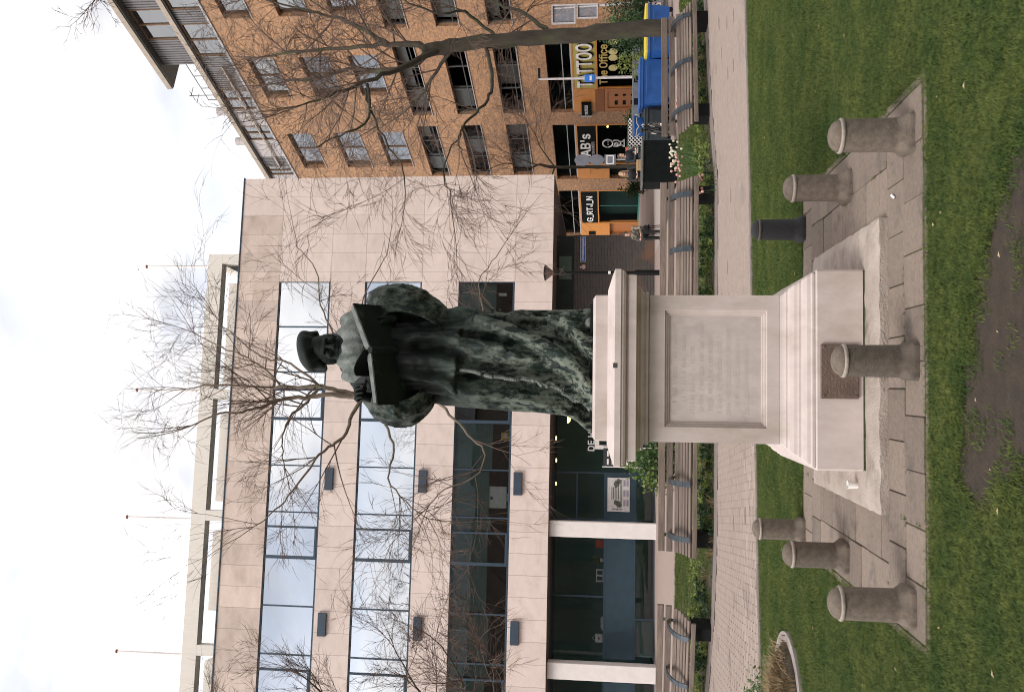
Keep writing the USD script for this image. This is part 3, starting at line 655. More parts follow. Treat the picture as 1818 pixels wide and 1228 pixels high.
def front_y(x): return 10.80 + 0.19 * x                            # near edge of the path
BACK = [(-40, 26), (-8, 17.0), (-4.4, 15.05), (-3, 14.75), (2.7, 15.05), (4.0, 15.95), (8, 17.9), (40, 33)]
def back_y(x): return float(np.interp(x, [p[0] for p in BACK], [p[1] for p in BACK]))
R_ = 400
ground_piece('ground', MB().quad((-R_, -R_, -.10), (R_, -R_, -.10), (R_, R_, -.10), (-R_, R_, -.10)).get(), asphalt)
xs_ = np.linspace(-40, 40, 81)
def strip(name, y0, y1, z, m, n=1):
    V, f = [], []
    for x in xs_:
        a, b = y0(x), y1(x)
        for k in range(n + 1): V.append((x, a + (b - a) * k / n, z))
    for i in range(len(xs_) - 1):
        for k in range(n):
            q = i * (n + 1) + k; f.append((q, q + n + 1, q + n + 2, q + 1))
    return ground_piece(name, MB().add(V, f).get(), m)
strip('lawn_ground', lambda x: -25.0, lambda x: front_y(x) - .02, -.012, lawn_soil)
strip('path_bed', lambda x: front_y(x) - .05, lambda x: back_y(x) + .05, -.006, joint)
VERGE_Y = 23.6
strip('planting_bed', lambda x: back_y(x) - .02, lambda x: max(VERGE_Y, back_y(x) + .5), 0.004, bed_soil)
strip('street_paving', lambda x: max(VERGE_Y, back_y(x) + .5), lambda x: 75.0, -0.004, pave_far)
# darker road surface and pale crossing strips in front of the shops
ground_piece('road', MB().quad((4.2, 26.2, .0), (16, 31.5, .0), (14.5, 34.5, .0), (3.9, 29.6, .0)).get(), asphalt)
ground_piece('pavement', MB().quad((4.05, 29.7, .0), (14.5, 34.6, .0), (13, 42, .0), (3.8, 37, .0)).get(), pale_strip)
# bare earth near the viewer, with an uneven edge
edge = [(1.25, 2.9), (0.98, 3.72), (0.82, 3.93), (0.55, 4.16), (0.25, 4.36), (-.02, 4.43), (-.22, 4.43), (-.42, 4.47), (-.62, 4.50), (-.74, 4.42), (-.80, 4.28), (-.76, 4.10), (-.60, 3.90), (-.66, 3.6), (-.9, 2.9)]
from shapely.geometry import Polygon, Point
ep = []
for a, b in zip(edge, edge[1:]):
    for t in np.linspace(0, 1, 8, endpoint=False):
        p = np.array(a) * (1 - t) + np.array(b) * t; k = noise(np.array([[p[0] * 9, p[1] * 9, 3.0]]))[0] - .5; ep.append((p[0] + .06 * k, p[1] + .09 * k))
SOIL = Polygon(ep + [edge[-1]])
sm = trimesh.creation.extrude_polygon(SOIL, .004, engine='earcut'); sm.apply_translation((0, 0, -.008))
sm = sm.subdivide_to_size(.07, max_iter=10); sm.merge_vertices()
sv = sm.vertices.copy(); sv[:, 2] += np.where(sv[:, 2] > -.006, (fbm(sv * 9, 4, 2) - .35) * .012, 0); sm.vertices = sv
ground_piece('bare_soil', sm, earth, smooth=True)

# ---------------------------------------------------------------- the brick path: bricks on edge, laid across
ang = math.atan(0.19); pb, qb = np.array([math.cos(ang), math.sin(ang)]), np.array([-math.sin(ang), math.cos(ang)])
path = thing('brick_path', 'curving pinkish brick path between the lawn and the benches', 'path', (0, front_y(0), 0), ang, kind='structure')
rp = random.Random(3)
cells = []
bl, bw = .205, .102
for row in range(0, 75):
    for col in range(-52, 52):
        x0 = col * bl + (bl / 2 if row % 2 else 0); y0 = .10 + row * bw
        c = np.array([0, front_y(0)]) + pb * (x0 + bl / 2) + qb * (y0 + bw / 2)
        if c[1] > back_y(c[0]) - .42 or c[1] < front_y(c[0]) or abs(c[0]) > 9: continue
        px = c[0] / c[1]
        if abs(px) > .46: continue
        cells.append((c[1] - (1.5 if px < .05 else 0), x0, y0))
cells.sort()
far = MB()
def brick_mesh(x0, y0, v=1.0):
    g = .004 if v == 1 else .0025; x1, y1 = x0 + bl - g, y0 + bw - g; x0 += g; y0 += g
    z = .004 + v * rp.uniform(-.003, .003); t = [v * rp.uniform(-.0035, .0035) for _ in range(4)]; c = .006
    V = [(x0, y0, -.02), (x1, y0, -.02), (x1, y1, -.02), (x0, y1, -.02), (x0, y0, z - .004), (x1, y0, z - .004), (x1, y1, z - .004), (x0, y1, z - .004), (x0 + c, y0 + c, z + t[0]), (x1 - c, y0 + c, z + t[1]), (x1 - c, y1 - c, z + t[2]), (x0 + c, y1 - c, z + t[3])]
    return V, [(0, 1, 5, 4), (1, 2, 6, 5), (2, 3, 7, 6), (3, 0, 4, 7), (4, 5, 9, 8), (5, 6, 10, 9), (6, 7, 11, 10), (7, 4, 8, 11), (8, 9, 10, 11)]
for k, (_, x0, y0) in enumerate(cells):
    if rp.random() < .012: continue
    V, f = brick_mesh(x0, y0, 1.0 if k < 700 else .25)
    if k < 300: part('brick', MB().add(V, f).get(), brick_mat, path)
    else: far.add(V, f)
part('farther_bricks', far.get(), brick_mat, path, kind='stuff')
kb = MB()
for i in range(-14, 15):
    a = i * .62; kb.mesh(cbox(a + .004, a + .616, -.045 + rp.uniform(-.006, .006), .045, -.05, .02 + rp.uniform(-.006, .006), .008))
part('edging', kb.get(), kerb_mat, path)
# smooth border strip along the benches
V, f = [], []
for i, x in enumerate(np.linspace(-9, 9, 61)):
    y = back_y(x); V += [(x, y - .40, .006), (x, y + .04, .006)]
for i in range(60): f.append((2 * i, 2 * i + 2, 2 * i + 3, 2 * i + 1))
ground_piece('path_border', MB().add(V, f).get(), look('border_paving', (0.185, 0.15, 0.134), (0.14, 0.115, 0.102), rough=.95, scale=7, detail=8, bump=.4, world=True))

# ================================================================ grass
grass_a = usdkit.material(stage, '/World/Looks/grass_blades', {
    'oi': ('object_info', {}), 'geo': ('geometry', {}), 'n': ('noise_texture', {'scale': 2.0, 'detail': 7, 'roughness': 0.7}), 'wn': ('white_noise_texture', {'dimensions': '1D'}),
    'ramp': ('rgb_ramp', {'ramp': [(0.0, (0.078, 0.112, 0.034)), (0.30, (0.155, 0.198, 0.062)), (0.58, (0.235, 0.268, 0.088)), (0.78, (0.315, 0.305, 0.115)), (0.88, (0.39, 0.305, 0.15)), (1.0, (0.50, 0.39, 0.25))]}),
    'n5': ('noise_texture', {'scale': 26.0, 'detail': 5, 'roughness': 0.75}), 'r5': ('rgb_ramp', {'ramp': [(0.36, (0.42, 0.50, 0.45)), (0.50, (1, 1, 1)), (0.66, (1.75, 1.45, 1.25))]}), 'm5': ('mix', {'mix_type': 'multiply', 'fac': 1.0}), 'r2': ('rgb_ramp', {'ramp': [(0.36, (0.70, 0.86, 0.68)), (0.64, (1.6, 1.38, 1.2))]}), 'mm': ('mix', {'mix_type': 'multiply', 'fac': 1.0}),
    'p': ('principled_bsdf', {'roughness': 0.65, 'specular_ior_level': 0.25}), 't': ('translucent_bsdf', {}), 'm': ('mix_closure', {'fac': 0.42})},
    [('geo.random_per_island', 'ramp.fac'), ('geo.position', 'n.vector'), ('n.fac', 'r2.fac'), ('ramp.color', 'mm.color1'), ('r2.color', 'mm.color2'), ('geo.position', 'n5.vector'), ('n5.fac', 'r5.fac'), ('mm.color', 'm5.color1'), ('r5.color', 'm5.color2'), ('m5.color', 'p.base_color'), ('m5.color', 't.color'), ('p.BSDF', 'm.closure1'), ('t.BSDF', 'm.closure2')], surface='m.closure')
def tuft(seed, n, rad, hgt, wid, lean=.5):
    r = random.Random(seed); m = MB()
    for _ in range(n):
        a, q = r.uniform(0, 2 * PI), rad * math.sqrt(r.random()); x, y = q * math.cos(a), q * math.sin(a)
        h = hgt * r.uniform(.5, 1.15); w = wid * r.uniform(.7, 1.2); d = r.uniform(0, 2 * PI); ln = lean * h * r.uniform(.2, 1.3)
        dx, dy = math.cos(d), math.sin(d); px, py = -dy * w / 2, dx * w / 2
        m.add([(x - px, y - py, -.004), (x + px, y + py, -.004), (x + dx * ln * .4 - px * .8, y + dy * ln * .4 - py * .8, h * .6), (x + dx * ln * .4 + px * .8, y + dy * ln * .4 + py * .8, h * .6), (x + dx * ln, y + dy * ln, h)], [(0, 1, 3), (0, 3, 2), (2, 3, 4)])
    return m.get()
def scatter(name, label, catg, protos, m, pts, smin_, smax_, seed):
    inst = UsdGeom.PointInstancer.Define(stage, '/World/' + numbered('/World', name))
    tag(inst.GetPrim(), label, catg, None, 'stuff')
    rel = inst.CreatePrototypesRel()
    for k, p in enumerate(protos):
        pr = part('blade_tuft', p, m, path_of(inst.GetPrim())); rel.AddTarget(pr.GetPath())
    g = np.random.default_rng(seed); n = len(pts)
    inst.CreateProtoIndicesAttr(Vt.IntArray.FromNumpy(g.integers(0, len(protos), n).astype(np.int32)))
    inst.CreatePositionsAttr(Vt.Vec3fArray.FromNumpy(np.asarray(pts, np.float32)))
    a = g.uniform(0, 2 * PI, n)
    inst.CreateOrientationsAttr(Vt.QuathArray([Gf.Quath(float(math.cos(t / 2)), 0, 0, float(math.sin(t / 2))) for t in a]))
    s = g.uniform(smin_, smax_, n); inst.CreateScalesAttr(Vt.Vec3fArray.FromNumpy(np.repeat(s[:, None], 3, 1).astype(np.float32)))
g_ = np.random.default_rng(4)
def lawn_points(n, ylo, yhi, seed):
    g = np.random.default_rng(seed); y = np.sqrt(g.uniform(ylo ** 2, yhi ** 2, n)); x = g.uniform(-.46, .46, n) * y
    lx, ly = (x - MX) * cM + (y - MY) * sM, -(x - MX) * sM + (y - MY) * cM
    ok = ~((abs(lx) < H + .05) & (abs(ly) < H + .05)) & (y < front_y(0) + .19 * x - .06)
    ok &= (np.hypot(x + 3.36, y - 8.55) > .72)
    from shapely import contains_xy
    d = contains_xy(SOIL.buffer(-.01), x, y); d2 = contains_xy(SOIL.buffer(-.13), x, y); ok &= ~d | (~d2 & (g.random(n) < .14)) | (g.random(n) < .01)
    return np.stack([x, y, np.full(n, -.006)], 1)[ok]
pts = np.vstack([lawn_points(34000, 3.2, 7.0, 1), lawn_points(34000, 6.0, 13.5, 2)])
scatter('lawn_grass', 'short mown grass of the lawn round the monument', 'grass', [tuft(k, 44, .065, .021, .0046, 1.5) for k in range(6)], grass_a, pts, .75, 1.35, 5)
# longer grass creeping over the edges of the paving
ed = []
for k in range(520):
    s = g_.integers(0, 4); t = g_.uniform(-H, H); o = H + g_.uniform(.05, .10)
    lx, ly = [(t, -o), (o, t), (t, o), (-o, t)][s]
    if noise(np.array([[lx * 3, ly * 3, 1.0]]))[0] > .33: ed.append(mon(lx, ly, -.004))
scatter('edge_grass', 'tufts of longer grass along the edge of the paving', 'grass', [tuft(20 + k, 14, .035, .036, .004, 1.0) for k in range(4)], grass_a, ed, .5, 1.2, 6)
# moss and grass in the joints of the slabs
js = []
for k in range(260):
    t = g_.uniform(-H, H)
    lx, ly = [(-H + .31, t), (H - .31, t), (t, -H + .31), (-H + .62, t), (H - .62, t), (t, -H + .62)][g_.integers(0, 6)]
    if max(abs(lx), abs(ly)) > .9 and noise(np.array([[lx * 2.2 + 9, ly * 2.2, 5.0]]))[0] > .55: js.append(mon(lx, ly, .006))
scatter('joint_grass', 'thin grass growing in joints of the paving', 'grass', [tuft(40 + k, 9, .016, .022, .004, 1.2) for k in range(3)], grass_a, js, .5, 1.1, 7)
# dead leaves and petals lying about on the lawn
lf = MB()
for k in range(75):
    y = g_.uniform(3.9, 11); x = g_.uniform(-.42, .42) * y
    lx, ly = (x - MX) * cM + (y - MY) * sM, -(x - MX) * sM + (y - MY) * cM
    if abs(lx) < H and abs(ly) < H: continue
    s = g_.uniform(.008, .022); a = g_.uniform(0, 6.3); c, q = math.cos(a) * s, math.sin(a) * s; z = g_.uniform(.012, .03)
    lf.add([(x - c, y - q, z), (x + q * .5, y - c * .5, z + .006), (x + c, y + q, z + .002), (x - q * .5, y + c * .5, z + .006)], [(0, 1, 2), (0, 2, 3)])
solo('fallen_leaves', lf.get(), look('dry_leaf', (0.34, 0.25, 0.11), (0.46, 0.38, 0.24), rough=.8, scale=3, world=True), 'scattered dry leaves and petals lying on the lawn', 'leaves', kind='stuff')
pcs = thing('paper_scrap', 'scrap of white paper on the paving right of the foundation slab', 'litter', mon(.98, -1.03, .022), 1.1)
part('folded_half', MB().add([(-.035, -.006, 0), (.035, -.004, .003), (.03, .006, .010), (-.03, .005, .007)], [(0, 1, 2, 3)]).get(), look('litter_white', (.8, .78, .75)), pcs)
part('loose_half', MB().add([(-.03, .005, .007), (.03, .006, .010), (.026, .014, .002), (-.02, .013, .001)], [(0, 1, 2, 3)]).get(), stage.GetPrimAtPath('/World/Looks/litter_white').GetPath().pathString, pcs)

# round stone-edged bed at the left edge of the lawn
rb = thing('round_bed', 'round planting bed with grey stone edging at the left edge of the lawn', 'flower bed', (-3.36, 8.55, 0))
ring = []
for k in range(18):
    a0, a1 = k * PI / 9 + .008, (k + 1) * PI / 9 - .008
    V = [(r * math.cos(a), r * math.sin(a), z) for a in (a0, (a0 + a1) / 2, a1) for r in (.60, .69) for z in (-.05, .025)]
    part('edging_stone', trimesh.convex.convex_hull(np.array(V)), pale_strip, rb)
soil_m = trimesh.creation.icosphere(3, 1.0); soil_m.apply_scale((.6, .6, .12)); part('soil', displace(soil_m, .02, 6, 3), bed_soil, rb, smooth=True)
dry_grass = look('dry_grass', (0.30, 0.20, 0.11), (0.16, 0.12, 0.05), rough=.8, scale=30, transl=.2, world=True)
def clump(seed, n, rad, hgt, wid, lean=.7, segs=3):
    r = random.Random(seed); m = MB()
    for _ in range(n):
        a, q = r.uniform(0, 2 * PI), rad * math.sqrt(r.random()); x, y = q * math.cos(a), q * math.sin(a)
        h = hgt * r.uniform(.45, 1.1); w = wid * r.uniform(.6, 1.2); d = a + r.uniform(-1, 1); L_ = lean * h * r.uniform(.3, 1.2); dx, dy = math.cos(d), math.sin(d); px, py = -dy * w / 2, dx * w / 2
        V = []
        for i in range(segs + 1):
            t = i / segs; k = 1 - t * .85; b = L_ * t * t; zz_ = h * (t - .25 * lean * t * t)
            V += [(x + dx * b - px * k, y + dy * b - py * k, zz_), (x + dx * b + px * k, y + dy * b + py * k, zz_)]
        m.add(V, [(2 * i, 2 * i + 1, 2 * i + 3, 2 * i + 2) for i in range(segs)])
    return m.get()
part('dry_stalks', cat(*[moved(clump(100 + k, 40, .13, .10 + .012 * (k % 9), .013, 1.4), loc=((.05 + .009 * k) * math.cos(k * 2.4), (.05 + .009 * k) * math.sin(k * 2.4), .12 * math.sqrt(max(0, 1 - ((.05 + .009 * k) / .6) ** 2)) - .015)) for k in range(58)]), dry_grass, rb, kind='stuff')
leaf_g = look('leaf_green', (0.045, 0.10, 0.022), (0.085, 0.145, 0.04), rough=.5, scale=20, transl=.3, world=True)
leaf_d = look('leaf_dark', (0.018, 0.045, 0.016), (0.035, 0.07, 0.022), rough=.5, scale=20, transl=.25, world=True)
leaf_y = look('leaf_yellowgreen', (0.24, 0.27, 0.075), (0.14, 0.20, 0.045), rough=.5, scale=20, transl=.35, world=True)
def leaves(seed, n, rad, size, z0=0.0, hollow=.0, flat=1.0):
    """n leaves spread through an ellipsoid of radii rad, clustered, each folded along its middle."""
    g = np.random.default_rng(seed); m = MB(); cl = g.normal(size=(max(4, n // 40), 3)); cl /= np.linalg.norm(cl, axis=1, keepdims=True); cl *= g.uniform(.35, 1.0, (len(cl), 1))
    c = cl[g.integers(0, len(cl), n)] + g.normal(scale=.17, size=(n, 3)); rr = np.linalg.norm(c, axis=1); c = c[rr < 1.15]; n = len(c)
    c = c * np.asarray(rad) + (0, 0, z0)
    d = g.normal(size=(n, 3)); d[:, 2] *= flat; d /= np.linalg.norm(d, axis=1, keepdims=True); u = np.cross(d, g.normal(size=(n, 3))); u /= np.linalg.norm(u, axis=1, keepdims=True); w = np.cross(d, u)
    s = size * g.uniform(.6, 1.25, n)[:, None]
    V = np.stack([c, c + d * s * .5 + u * s * .28 + w * s * .07, c + d * s, c + d * s * .5 - u * s * .28 + w * s * .07], 1).reshape(-1, 3)
    b = np.arange(n)[:, None] * 4
    return m.add(V, np.vstack([b + [0, 1, 2], b + [0, 2, 3]])).get()
part('leafy_edge', moved(leaves(9, 700, (.5, .45, .20), .05), loc=(-.15, .5, .16)), leaf_g, rb, kind='stuff')

# ================================================================ benches
wood = look('bench_wood', (0.20, 0.150, 0.122), (0.122, 0.092, 0.075), rough=.85, scale=5, detail=9, bump=.5, bump_scale=30, stretch=(.35, 3, 3), rnd=.15, third=(.085, .066, .053), third_scale=4, third_at=(.52, .72))
iron = look('dark_iron', (0.035, 0.045, 0.055), (0.055, 0.065, 0.075), rough=.45, scale=12, metallic=.6)
black_block = look('black_block', (0.006, 0.007, 0.007), (0.010, 0.010, 0.010), rough=.85, scale=8, spec=.15)
BL = 2.42
bench = thing('bench', 'weathered timber bench with curved seat slats beside the shrub, left of the pedestal', 'bench', (-3.47, 15.30, 0), 0.015, 'slatted timber benches along the path')
prof = [(0.10, .875, 'v', .115), (0.065, .745, 'v', .115)]
part('back_plank', cbox(0, BL, .07, .115, .765, .878, .006), wood, bench)
part('back_plank', cbox(0, BL, .045, .09, .635, .738, .006), wood, bench)
for (y, z, a, w) in [(-.010, .570, 1.25, .072), (-.075, .505, .85, .064), (-.165, .460, .62, .060), (-.262, .420, .55, .058), (-.360, .378, .55, .056)]:
    part('seat_slat', moved(cbox(0, BL, -w / 2, w / 2, -.018, .018, .005), rx=a, loc=(0, y, z)), wood, bench)
part('seat_slat', cbox(0, BL, -.462, -.430, .270, .345, .006), wood, bench)
for x in (.30, 1.21, 2.12):
    arm = MB(); pts_ = [(x, .03, .70), (x, -.06, .70), (x, -.18, .675), (x, -.31, .61), (x, -.41, .51), (x, -.455, .385)]
    for p, q in zip(pts_, pts_[1:]): 
        p, q = np.array(p), np.array(q); n = np.array([0, -(q - p)[2], (q - p)[1]]); n /= np.linalg.norm(n); o = n * .009; wv = np.array([.045, 0, 0])
        arm.mesh(trimesh.convex.convex_hull(np.array([b + i * o + j * wv for b in (p, q) for i in (-1, 1) for j in (-1, 1)])))
    arm.box(x - .03, x + .03, -.41, .06, .33, .352)
    part('armrest', arm.get(), iron, bench)
for x in (.28, 2.14):
    part('support', cat(cbox(x - .13, x + .13, -.34, -.02, -.02, .30, .02), cbox(x - .10, x + .10, -.36, .06, .30, .33, .006)), black_block, bench)
    rail = MB(); rp_ = [(.082, .86), (.03, .62), (-.02, .55), (-.10, .48), (-.20, .435), (-.40, .365)]
    for (a, b), (c, d) in zip(rp_, rp_[1:]): rail.mesh(trimesh.convex.convex_hull(np.array([(x + i, y + .028, z - .03 + j) for y, z in ((a, b), (c, d)) for i in (-.03, .03) for j in (-.012, .012)])))
    part('bracket', rail.get(), iron, bench)
dup(bench, (.42, 15.42, 0), .02, 'weathered timber bench with flowers behind it, just right of the pedestal')
dup(bench, (3.84, 16.25, -.06), .24, 'weathered timber bench under the thick tree trunk at the right edge')
dup(bench, (-4.42, 15.33, 0), PI - .28, 'weathered timber bench at the left edge, turned slightly away', scale=(1, -1, 1))

# ---------------------------------------------------------------- verge behind and under the benches
gv = np.random.default_rng(12)
def verge(n, seed, fn):
    g = np.random.default_rng(seed); y = np.sqrt(g.uniform(14.7 ** 2, VERGE_Y ** 2, n)); x = g.uniform(-.44, .44, n) * y
    by = np.interp(x, [p[0] for p in BACK], [p[1] for p in BACK]); ok = (y > by + .08) & (y < np.maximum(VERGE_Y, by + .4)) & fn(x, y, by, g)
    return np.stack([x, y, np.full(n, .0)], 1)[ok]
pts = verge(15000, 3, lambda x, y, by, g: (y > by + .75) | (g.random(len(x)) < .4))
scatter('verge_grass', 'rough grass behind and beneath the benches', 'grass', [clump(60 + k, 20, .09, .06, .011, 1.1, 2) for k in range(5)], grass_a, pts, .7, 1.4, 8)
pts = verge(2600, 4, lambda x, y, by, g: (y < by + 1.1) & (noise(np.stack([x * 1.1, y * 1.1, x * 0], 1)) > .42))
scatter('ground_cover', 'dark leafy ground cover under the benches', 'ground cover', [leaves(80 + k, 60, (.10, .10, .085), .055, .07) for k in range(4)], leaf_d, pts, .7, 1.35, 9)
pts = verge(900, 6, lambda x, y, by, g: (y < by + 3.0) & (noise(np.stack([x * .7 + 3, y * .7, x * 0], 1)) > .40))
scatter('bright_weeds', 'yellow-green weeds in the verge between the benches', 'weeds', [leaves(70 + k, 50, (.10, .10, .09), .07, .08) for k in range(3)], leaf_y, pts, .5, 1.2, 13)
pts = verge(420, 5, lambda x, y, by, g: (y < by + 1.2) & (noise(np.stack([x * .8 + 7, y * .8, x * 0], 1)) > .45))
scatter('dry_tufts', 'straw coloured tufts in the planting under the benches', 'grass', [clump(90 + k, 22, .08, .24, .009, 1.0) for k in range(3)], dry_grass, pts, .6, 1.2, 10)
# clumps of spring flowers
petal_w = look('petal_cream', (.80, .74, .52), (.75, .70, .62), rough=.6, scale=5, transl=.3); petal_p = look('petal_pink', (.72, .36, .30), (.70, .50, .42), rough=.6, scale=5, transl=.3)
petal_r = look('petal_red', (.45, .08, .07), (.55, .15, .10), rough=.6, scale=5, transl=.3)
def flower_clump(seed, x, y, n, col, lab, h=.34, r=.28):
    t = thing('flower_clump', lab, 'flowers', (x, y, .0), 0, 'spring flowers round the benches'); g = random.Random(seed); stem, pet = MB(), MB()
    for _ in range(n):
        a, q = g.uniform(0, 2 * PI), r * math.sqrt(g.random()); X, Y, Z = q * math.cos(a), q * math.sin(a) * .6, h * g.uniform(.7, 1.2); b = (X + g.uniform(-.04, .04), Y + g.uniform(-.04, .04), Z)
        stem.tube([(X, Y, 0), ((X + b[0]) / 2, (Y + b[1]) / 2, Z * .5), b], .004, 4)
        fl = lathe([(.004, -.006), (.020, .006), (.025, .022), (.020, .038), (.014, .046)], 7); pet.mesh(moved(fl, loc=b, rx=0, ry=0))
    part('stems', stem.get(), leaf_g, t); part('leaves', clump(seed + 7, n * 4, r, h * .75, .018, .5), leaf_g, t, kind='stuff'); part('petals', pet.get(), col, t)
flower_clump(1, 4.15, 19.4, 16, petal_w, 'clump of cream flowers in the grass before the black container', .4, .3)
flower_clump(2, 3.35, 17.0, 18, petal_p, 'clump of pink flowers at the end of the bench before the container', .52, .28)
flower_clump(3, 3.75, 18.2, 14, petal_w, 'clump of pale flowers between the bench end and the black container', .42, .3)
flower_clump(4, 2.2, 16.2, 18, petal_w, 'row of cream flowers seen through the slats right of the pedestal', .42, .5)
flower_clump(5, 1.3, 15.75, 12, petal_r, 'red flowers behind the bench right of the pedestal', .45, .5)
flower_clump(6, 4.8, 17.4, 16, petal_p, 'pink flowers behind the bench under the thick tree', .42, .5)
flower_clump(7, 2.75, 15.1, 9, petal_p, 'few pink flowers at the path edge before the bench support', .2, .35)
# ================================================================ the pale office building
CA = math.radians(7.6); CO = (6.9485, 36.0, 0.0)
trav = look('travertine', (0.66, 0.545, 0.495), (0.60, 0.49, 0.44), rough=.75, scale=2.2, detail=9, lo=.3, hi=.7, bump=.12, bump_scale=40, rnd=.05, third=(.52, .415, .355), third_scale=1.3, third_at=(.5, .78), stretch=(1, 1, 1.6), world=True)
trav_top = look('stained_travertine', (0.60, 0.485, 0.425), (0.53, 0.42, 0.36), rough=.8, scale=1.6, detail=9, bump=.2, bump_scale=40, rnd=.13, third=(.40, .31, .255), third_scale=.9, third_at=(.46, .72), stretch=(.8, 1, 1.5), world=True)
conc = look('pale_concrete', (0.72, 0.655, 0.59), (0.66, 0.60, 0.535), rough=.85, scale=4, detail=8, stretch=(4, 4, .6), bump=.1, world=True)
white_col = look('white_column', (0.72, 0.67, 0.64), (0.66, 0.61, 0.58), rough=.7, scale=3)
soffit = look('brown_soffit', (0.095, 0.070, 0.055), (0.075, 0.056, 0.045), rough=.9, scale=4)
steel_blue = look('blue_frame', (0.028, 0.052, 0.078), (0.022, 0.042, 0.065), rough=.45, scale=5)
panel_blue = look('blue_panel', (0.018, 0.046, 0.066), (0.014, 0.036, 0.052), rough=.6, scale=3)
vent_blue = look('blue_vent', (0.032, 0.05, 0.078), (0.026, 0.042, 0.066), rough=.5, scale=5)
room_dark = look('dark_room', (0.035, 0.050, 0.048), (0.02, 0.03, 0.03), rough=.95, scale=.7)
blind_teal = look('teal_blind', (0.11, 0.19, 0.18), (0.08, 0.15, 0.145), rough=.8, scale=3, stretch=(1, 1, 12))
blind_pale = look('pale_blind', (0.42, 0.43, 0.40), (0.36, 0.37, 0.35), rough=.8, scale=3, stretch=(1, 1, 12))
pane_top = glass('sky_glass', .62); pane_low = glass('dark_glass', .12); pane_gf = glass('shop_glass', .02, (.75, .82, .82))
ob = thing('office_building', 'pale stone office building with bands of blue-framed windows and a flat roof', 'building', CO, CA)
LEN = 29.0
# storeys behind the facade
ROWS = [(13.22, 15.40), (9.40, 11.76), (5.62, 7.89)]
X0 = -4.41
core = MB()
bands = [(4.1, 5.62), (7.89, 9.40), (11.76, 13.22), (15.40, 17.12)]
for a, b in bands: core.box(-LEN, -.012, .075, 14, a + (.012 if a == 4.1 else 0), b)
for a, b in ROWS: core.box(X0 + .07, -.012, .076, 14, a, b); core.box(-LEN, X0 + .07, 3.6, 14, a, b)
part('inner_walls', core.get(), room_dark, ob)
part('soffit', box(-LEN, -.01, .03, 3.4, 4.085, 4.11), soffit, ob)
rw = random.Random(2)
zs_r = [4.1, 5.61, 6.78, 7.885, 9.40, 10.58, 11.76, 13.21, 14.25, 15.39]
def clad(x0, x1, z0, z1, m):
    g = .004; t = rw.uniform(0, .003)
    part('stone_panel', cbox(x0 + g, x1 - g, .0 - t, .07, z0 + g, z1 - g, .003), m, ob)
cols = [0, .80, 1.61, 2.41, 3.21, 4.01, 4.41]
for a, b in zip(cols, cols[1:]):
    for c, d in zip(zs_r, zs_r[1:]): clad(-b, -a, c, d, trav)
    clad(-b, -a, 15.39, 17.15, trav if a < 1.6 else trav_top)
k = 0
while 4.41 + k * .818 < LEN - .4:
    a, b = 4.41 + k * .818, 4.41 + (k + 1) * .818
    for c, d in ((4.1, 5.61), (7.885, 9.40), (11.76, 13.21)): clad(-b, -a, c, d, trav)
    clad(-b, -a, 15.40, 17.15, trav_top); k += 1
part('parapet_cap', box(-LEN, .03, -.03, .5, 17.155, 17.20), steel_blue, ob)
part('side_wall', box(-.011, .004, .07, 14, 4.1, 17.15), trav, ob)
# windows: one per bay and storey
def bay_splits(k):
    s0 = 4.41 + (0 if k == 0 else 4.42 + (k - 1) * 5.47)
    w = [1.87, 1.86, .66] if k == 0 else [1.2, 1.87, 1.84, .56]
    out = [s0]
    for q in w: out.append(out[-1] + q)
    return out
dressed = look('room_item', (.5, .5, .46), (.42, .42, .4), rough=.8)
for r, (z0, z1) in enumerate(ROWS):
    for k in range(5):
        sp_ = bay_splits(k); fr = MB(); wide = {0, 1} if k else set()
        y0, y1 = .045, .115
        a, b = -sp_[-1], -sp_[0]
        fr.box(a, b, y0, y1, z0, z0 + .07); fr.box(a, b, y0, y1, z1 - .055, z1)
        for i, s in enumerate(sp_):
            hw = .062 if (k and i in (0, 1)) else .028
            if k and i == 0: fr.box(-s - hw, -s, y0 - .012, y1, z0 + .07, z1 - .055)
            elif i == len(sp_) - 1 and k < 4: fr.box(-s, -s + .02, y0, y1, z0 + .07, z1 - .055)
            else: fr.box(-s - hw, -s + hw * (0 if i == 0 else 1), y0 - .012 * (hw > .05), y1, z0 + .07, z1 - .055)
        if k:  # opening sash
            fr.box(-sp_[1] + .06, -sp_[0] - .06, y0 - .012, y1, z0 + .07, z0 + .15)
        w = part('window', fr.get(), steel_blue, ob)
        pm = pane_low if r == 2 else pane_top
        for i in range(len(sp_) - 1):
            x0_, x1_ = -sp_[i + 1] + .02, -sp_[i] - .02; zb = z0 + (.15 if k and i == 0 else .06)
            t = [rw.uniform(-.004, .004) for _ in range(4)]
            part('pane', MB().quad((x0_, .085 + t[0], zb), (x1_, .085 + t[1], zb), (x1_, .085 + t[2], z1 - .05), (x0_, .085 + t[3], z1 - .05)).get(), pm, path_of(w))
        # blinds behind the glass
        for i in range(len(sp_) - 1):
            x0_, x1_ = -sp_[i + 1] + .05, -sp_[i] - .05
            if r == 1 and k in (0, 1, 2): part('blind', box(x0_, x1_, .22, .24, z0 + (.1 if k < 2 else .9), z1 - .03), blind_pale, ob)
            if r == 2 and rw.random() < .75: part('blind', box(x0_, x1_, .22, .24, z0 + rw.choice([.75, .85, 1.1]) , z1 - .03), blind_teal, ob)
# ventilation boxes on the bands
for s in (12.40, 18.0, 23.6, 7.0):
    for z in (5.315, 9.07, 12.86):
        v_ = part('vent_box', cbox(-s - .44, -s + .44, -.10, .0, z - .165, z + .165, .01), vent_blue, ob)
